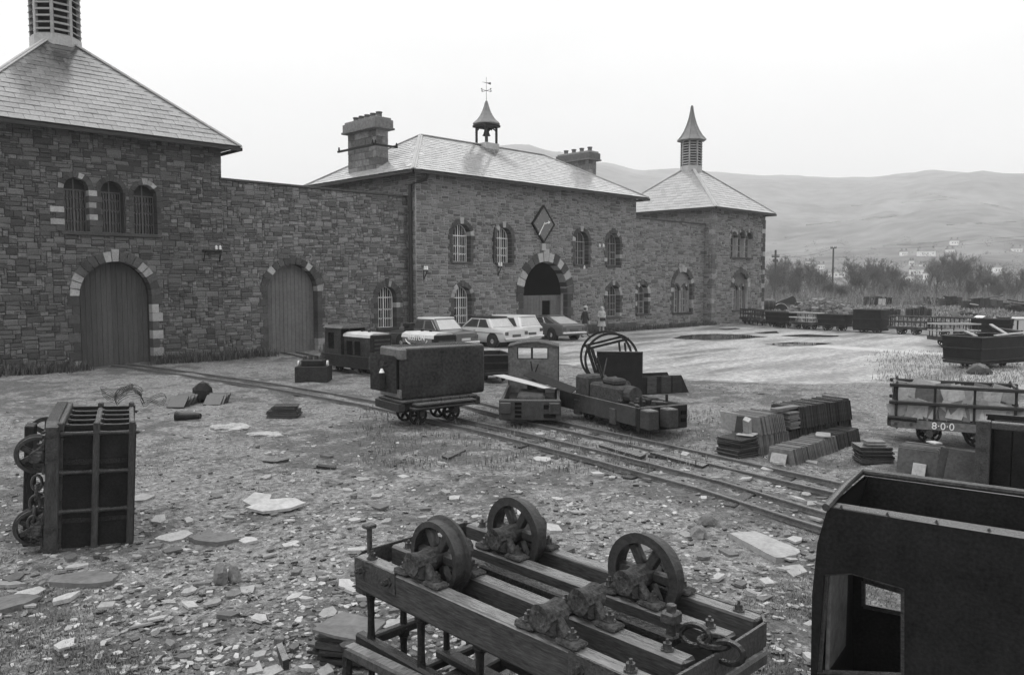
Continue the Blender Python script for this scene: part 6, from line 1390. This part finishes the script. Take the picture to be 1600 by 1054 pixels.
b = MB(); b.box(-.01, .01, -.1, .1, 0, .2, .004); o = b.build('slate_offcut', 'slate_pale'); o.matrix_world = Matrix.Translation((q0.x-.12, q0.y+.3, 0)) @ Matrix.Rotation(.35, 4, 'Y'); tag(o, 'small pale slate leaning on the stack before the numbered wagon', 'slate')
b = MB(); b.prism(slate_piece(.2, .16, .02, 8), -.01, .01); o = b.build('slate_offcut', 'slate_pale'); o.matrix_world = Matrix.Translation((q0.x+.45, q0.y+.25, .465)) @ Matrix.Rotation(1.0, 4, 'Z') @ Matrix.Rotation(R(90), 4, 'X'); tag(o, 'white chip of slate on top of the stack before the numbered wagon', 'slate')
# ------------------------------------------------------------------ slabs and odd debris, from their outlines on the ground
def slab(name, px, th, label, m='slate', cat='slate', lift=0.0, tilt=(0, 0)):
    P0_ = [G(x, y) for x, y in px]; c = sum(P0_, Vector())/len(P0_); b = MB(); Pn = []; sr = random.Random(px[0][0])
    for i, p in enumerate(P0_):
        for k in range(3): q_ = p.lerp(P0_[(i+1) % len(P0_)], k/3); Pn.append(c+(q_-c)*(1+(sr.uniform(-.07, .05) if m not in ('wood_old', 'wood_dark') else 0)))
    n = len(Pn)
    q = [(p-c) for p in Pn]; b.add([(p.x, p.y, th+tilt[0]*p.x+tilt[1]*p.y) for p in q]+[(p.x*.97, p.y*.97, -.01+tilt[0]*p.x+tilt[1]*p.y) for p in q], [tuple(range(n)), tuple(range(n, 2*n))[::-1]]+[(i, (i+1) % n, n+(i+1) % n, n+i) for i in range(n)])
    o = b.build(name, m); o.location = (c.x, c.y, gz(c.x, c.y)+lift); return tag(o, label, cat)
slab('slate_slab', [(1138, 836), (1178, 832), (1226, 852), (1250, 862), (1246, 872), (1213, 876), (1168, 852)], .06, 'long broken slate slab on the ground left of the black cab', 'slate_pale')
slab('slate_slab', [(72, 919), (92, 907), (150, 900), (184, 907), (176, 917), (140, 922)], .05, 'broad slate slab near the lower left corner', 'slate')
slab('slate_slab', [(-10, 940), (30, 932), (66, 936), (40, 948), (0, 958)], .06, 'slate slab cut by the left edge of the picture', 'slate')
slab('slate_slab', [(293, 843), (330, 836), (362, 838), (376, 846), (340, 852), (310, 850)], .05, 'slate slab right of the upended wagon', 'slate')
slab('slate_slab', [(380, 786), (398, 776), (424, 778), (420, 786), (396, 793)], .03, 'pale curved slate of the bright pair in mid ground', 'slate_pale', lift=.04, tilt=(.05, .1))
slab('slate_slab', [(384, 797), (420, 786), (462, 783), (478, 789), (455, 797), (410, 802)], .03, 'larger pale slate of the bright pair in mid ground', 'slate_pale', lift=.06, tilt=(.02, .05))
slab('slate_slab', [(1222, 884), (1250, 880), (1262, 892), (1240, 900)], .03, 'pale slate beside the black cab corner', 'slate_pale')
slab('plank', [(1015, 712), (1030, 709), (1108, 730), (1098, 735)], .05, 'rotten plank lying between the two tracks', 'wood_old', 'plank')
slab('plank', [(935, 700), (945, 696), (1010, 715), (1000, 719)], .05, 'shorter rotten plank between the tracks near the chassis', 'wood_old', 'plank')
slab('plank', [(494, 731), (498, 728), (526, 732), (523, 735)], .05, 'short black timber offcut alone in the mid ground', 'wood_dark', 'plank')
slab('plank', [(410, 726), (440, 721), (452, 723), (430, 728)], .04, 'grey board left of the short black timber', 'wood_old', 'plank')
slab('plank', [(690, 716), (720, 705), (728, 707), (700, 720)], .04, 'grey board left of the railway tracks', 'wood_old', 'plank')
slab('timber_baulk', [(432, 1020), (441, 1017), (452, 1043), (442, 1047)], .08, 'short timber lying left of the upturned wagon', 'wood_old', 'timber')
def sack(px, py, s, label, seed):
    p = G(px, py); bm = bmesh.new(); bmesh.ops.create_icosphere(bm, subdivisions=4, radius=1)
    for v in bm.verts: q = v.co*1.0; k = 1+.3*noise.noise(q*1.6+Vector((seed, 0, 0)))+.16*noise.noise(q*5+Vector((0, seed, 0))); v.co = Vector((q.x*s[0]*k, q.y*s[1]*k, max(-.04, q.z*s[2]*(k+.25*noise.noise(q*3)))))
    me = bpy.data.meshes.new('sack'); bm.to_mesh(me); bm.free(); me.materials.append(MATS['sack']); o = obj('sack', me); o.location = (p.x, p.y, gz(p.x, p.y)+.02); o.rotation_euler = (0, 0, R(-45)); return tag(o, label, 'sack')
sack(358, 670, (.5, .28, .1), 'larger crumpled pale sack lying right of the flared pipe', 3)
sack(414, 679, (.34, .2, .06), 'smaller pale sack right of the crumpled one', 7)
p = G(276, 658); b = MB(); b.lathe([(.13, 0), (.12, .03), (.085, .1), (.075, .5), (.06, .55)], 12, Matrix.Translation((p.x, p.y, .11)) @ Matrix.Rotation(R(-48), 4, 'Z') @ Matrix.Rotation(R(88), 4, 'Y')); tag(b.build('iron_pipe', 'iron', smooth=True), 'short flared iron pipe lying near the slate fragments', 'pipe')
def rock(name, px, py, s, label, seed, m='boulder'):
    p = G(px, py); rr = random.Random(seed); bm = bmesh.new(); bmesh.ops.create_icosphere(bm, subdivisions=2, radius=1)
    for v in bm.verts: v.co = v.co*(1+.35*noise.noise(v.co*1.4+Vector((seed, 0, 0)))); v.co.x *= s[0]; v.co.y *= s[1]; v.co.z = max(-.2*s[2], v.co.z*s[2])
    me = bpy.data.meshes.new(name); bm.to_mesh(me); bm.free(); me.materials.append(MATS[m]); o = obj(name, me); o.location = (p.x, p.y, gz(p.x, p.y)+s[2]*.25); o.rotation_euler = (0, 0, rr.uniform(0, 6)); return tag(o, label, 'rock')
rock('rock', 345, 914, (.09, .07, .17), 'upright split rock, left of the pair in the foreground gravel', 3)
rock('rock', 366, 909, (.08, .06, .16), 'upright split rock, right of the pair in the foreground gravel', 8)
rock('rock', 1092, 836, (.13, .11, .12), 'rounded dark stone between the spoked wheels and the track', 5)
rock('rock', 1104, 818, (.15, .1, .1), 'rounded stone among slates below the track', 12)
rock('rock', 1530, 584, (.42, .34, .3), 'dark stump-like boulder beside the right-hand iron wagon', 15, 'slate_dark')
def mini_stack(px, py, label, ang, n, L_, m='slate_dark', lean=.9):
    p = G(px, py); t = thing('slate_pile', label, 'slate pile', (p.x, p.y, 0), ang); b = MB(); b.box(-.22, .22, -.012, .012, 0, .36, .003); me = b.mesh('slate', m); rr = random.Random(px)
    for i in range(n): obj('slate', me, t, Matrix.Translation((rr.uniform(-.03, .03), L_*i/n-L_/2, 0)) @ Matrix.Rotation(-lean+rr.uniform(-.1, .1), 4, 'X') @ Matrix.Rotation(rr.uniform(-.1, .1), 4, 'Y'))
    return t
mini_stack(285, 632, 'fanned dark slates at the left of the scrap lump near the tower door', R(-45), 12, .9)
mini_stack(338, 630, 'fanned dark slates at the right of the scrap lump near the tower door', R(-45), 8, .5)
rock('scrap_lump', 318, 626, (.32, .26, .42), 'dark lump of scrap between the fanned slates', 21, 'iron')
p = G(445, 650); t = thing('slate_pile', 'flat dark pile of slates in the grass left of the cab box', 'slate pile', (p.x, p.y, 0), R(-40)); flat_slates(t, -.35, .35, -.25, .25, 0, 4, .04, 'slate_dark', random.Random(3)); flat_slates(t, -.25, .3, -.2, .2, .18, 3, .03, 'slate_dark', random.Random(4))
p = G(522, 985, .2); t = thing('slate_pile', 'jagged pile of thin slates beside the upturned wagon', 'slate pile', (p.x+.1, p.y-.1, 0), R(-60))
for i in range(9): b = MB(); b.prism(slate_piece(.5, .4, .02, i+40), -.012, .012); b.build('slate', 'slate_dark' if i < 8 else 'slate', t, M=Matrix.Translation((random.uniform(-.05, .05), random.uniform(-.05, .05), .02+i*.028)) @ Matrix.Rotation(random.uniform(-.3, .3), 4, 'Z') @ Matrix.Rotation(R(90)+random.uniform(-.03, .03), 4, 'X'))
for k, (px, py, r_, n) in enumerate(((205, 634, .32, 6), (240, 640, .28, 3), (180, 630, .38, 4))):
    p = G(px, py); rr = random.Random(k); b = MB(); pts = []
    for i in range(n*16):
        a = 2*math.pi*i/16; q = r_*(1+.2*math.sin(i*.37+k)); pts.append((p.x+q*math.cos(a), p.y+q*math.sin(a)*.6, .03+abs(q*math.sin(a+k)*.8)+.04*i/16))
    b.tube(pts, .006, 5); tag(b.build('wire_coil', 'iron'), ['tangled coil of wire behind the upended wagon', 'small loop of wire right of the tangled coil', 'loose coil of wire touching the upended wagon'][k], 'wire')
# ------------------------------------------------------------------ scattered slate
def shard(rr, w_, th):
    n = rr.randint(4, 6); a0 = rr.uniform(0, 6); b = MB(); asp = rr.uniform(.35, .8)
    pts = [(w_*math.cos(a0+2*math.pi*i/n+rr.uniform(-.3, .3))*rr.uniform(.75, 1), w_*asp*math.sin(a0+2*math.pi*i/n+rr.uniform(-.3, .3))*rr.uniform(.75, 1)) for i in range(n)]
    b.add([(x, y, th) for x, y in pts]+[(x*.96, y*.96, 0) for x, y in pts], [tuple(range(n)), tuple(range(n, 2*n))[::-1]]+[(i, (i+1) % n, n+(i+1) % n, n+i) for i in range(n)]); return b
rr = random.Random(99)
SH = [shard(rr, .5, .06) for i in range(12)]; SHM = {m: [b.mesh('slate_fragment', m) for b in SH] for m in ('slate', 'slate_pale')}
def dens(x, y):         # how much slate litters the ground there
    d = .55+.9*fbm(x*.45, y*.45, 11)
    for (cx, cy, r_, k) in ((3.9, 10, 2.2, .8), (8.3, 6.5, 2.6, 1.0), (10.9, 7, 1.6, 1.0), (4.4, 7.2, 2.2, .5), (6.5, 8, 2.5, .5), (11, 10, 1.5, .6)): d += k*math.exp(-((x-cx)**2+(y-cy)**2)/r_**2)
    if y > 13: d -= .08*(y-13)
    return d
def spot(rr, big):
    while True:
        px = rr.uniform(-60, 1340); py = 560+(1120-560)*rr.random()**.75; p = G(px, py)
        if yardness(p.x, p.y) > .3 or p.y > 29: continue
        if 2.3 < p.x < 3.9 and 1.5 < p.y < 4.4: continue
        if big is False and rr.random() > .3+.5*dens(p.x, p.y): continue
        if big and rr.random() > dens(p.x, p.y)*.8: continue
        return p
for i in range(300):
    p = spot(rr, True); w_ = rr.uniform(.1, .34)*(1 if rr.random() < .85 else 1.5); m = 'slate_pale' if rr.random() < .68 else 'slate'
    o = obj('slate_fragment', SHM[m][i % 12]); o.matrix_world = Matrix.Translation((p.x, p.y, gz(p.x, p.y)+.004)) @ Matrix.Rotation(rr.uniform(0, 6), 4, 'Z') @ Matrix.Rotation(rr.gauss(0, .1), 4, 'X') @ Matrix.Rotation(rr.gauss(0, .08), 4, 'Y') @ Matrix.Diagonal((w_, w_, rr.uniform(.25, .7), 1))
    tag(o, 'loose flat slate fragment lying on the muddy ground', 'slate', 'loose slate fragments on the ground')
b = MB(); bd = MB()
for i in range(30000):
    p = spot(rr, False); w_ = .01+.1*rr.random()**3.6; s = SH[rr.randrange(12)]; Mx = Matrix.Translation((p.x, p.y, gz(p.x, p.y)-.002)) @ Matrix.Rotation(rr.uniform(0, 6), 4, 'Z') @ Matrix.Rotation(rr.gauss(0, .18), 4, 'X') @ Matrix.Rotation(rr.gauss(0, .18), 4, 'Y') @ Matrix.Diagonal((w_, w_, w_*rr.uniform(1.2, 4), 1)); (b if rr.random() < .72 else bd).add(s.v, s.f, Mx)
tag(b.build('slate_chips', 'chips', recalc=False), 'pale slate chips littering the whole yard', 'slate chips', kind='stuff')
tag(bd.build('slate_chips', 'slate_dark', recalc=False), 'dark slate chips and clods mixed into the yard', 'slate chips', kind='stuff')
# ------------------------------------------------------------------ grass and weeds
def blades(n, pick, hr, m, name, label, w_=.006, per=9, spread=.09, seed=0):
    rr = random.Random(seed); b = MB()
    for i in range(n):
        p = pick(rr)
        if p is None: continue
        z = gz(p.x, p.y)-.01; hh = rr.uniform(*hr)
        for k in range(per):
            x, y = p.x+rr.gauss(0, spread), p.y+rr.gauss(0, spread); a = rr.uniform(0, 6.28); h = hh*rr.uniform(.5, 1.1); ln = rr.uniform(.1, .6)*h
            d = Vector((math.cos(a), math.sin(a), 0)); e = Vector((-d.y, d.x, 0))*w_; o = Vector((x, y, z)); md = o+d*ln*.4+Vector((0, 0, h*.65)); tp = o+d*ln+Vector((0, 0, h))
            b.add([o-e, o+e, md+e*.8, md-e*.8, tp], [(0, 1, 2, 3), (3, 2, 4)])
    return tag(b.build(name, m, recalc=False), label, 'grass', kind='stuff')
def gpick(rr):
    for _ in range(20):
        p = G(rr.uniform(-60, 1650), 560+(1100-560)*rr.random()**.8)
        if yardness(p.x, p.y) < .25 and p.y < 30.5 and dens(p.x, p.y) < .9 and fbm(p.x*.7, p.y*.7, 21) > -.05+.3*(rr.random()-.5): return p
blades(6500, gpick, (.015, .05), 'grass', 'grass', 'short thin grass and moss tufts over the yard', .004, 12, .12, 1)
def npick(rr):
    for _ in range(20):
        p = G(rr.uniform(560, 1120), rr.uniform(640, 735))
        if yardness(p.x, p.y) < .25: return p
blades(420, npick, (.05, .16), 'grass', 'grass', 'longer grass growing along the tracks and under the locomotives', .006, 10, .1, 2)
blades(330, lambda rr: Vector((rr.choice([rr.uniform(4.5, 9.1), rr.uniform(11.4, 16.3), rr.uniform(18.8, 24)]), 30.85+rr.uniform(-.7, .1), 0)), (.15, .5), 'weed', 'weeds', 'rank weeds along the foot of the near walls', .014, 16, .14, 3)
blades(300, lambda rr: Vector((rr.uniform(36, 51.2), 30.8+rr.uniform(-.4, .1), 0)), (.1, .4), 'weed', 'weeds', 'weeds along the foot of the gatehouse and far wall', .016, 14, .15, 4)
def fpick(rr):
    p = G(rr.uniform(1200, 1650), 466+45*rr.random()); return p if p.x > 51 and p.x < 125 else None
blades(2600, fpick, (.15, .45), 'brush', 'rough_grass', 'rough pale grass beyond the wagon row', .05, 10, .5, 5)
def rpick(rr):
    p = G(rr.uniform(1380, 1640), rr.uniform(548, 600)); return p
blades(500, rpick, (.05, .16), 'brush', 'grass', 'coarse grass around the right-hand wagons', .008, 12, .3, 6)
# ------------------------------------------------------------------ haze
b = MB(); b.box(-3000, 3400, -3000, 3400, -30, 420); hz = b.build('haze', None)
hm = bpy.data.materials.new('haze'); hm.use_nodes = True; t = hm.node_tree; t.nodes.clear(); ho = t.nodes.new('ShaderNodeOutputMaterial'); pv = t.nodes.new('ShaderNodeVolumePrincipled')
pv.inputs['Color'].default_value = (.96, .96, .96, 1); pv.inputs['Density'].default_value = .0006; t.links.new(pv.outputs[0], ho.inputs['Volume']); hz.data.materials.append(hm)
tag(hz, 'pale damp haze filling the valley', kind='stuff')
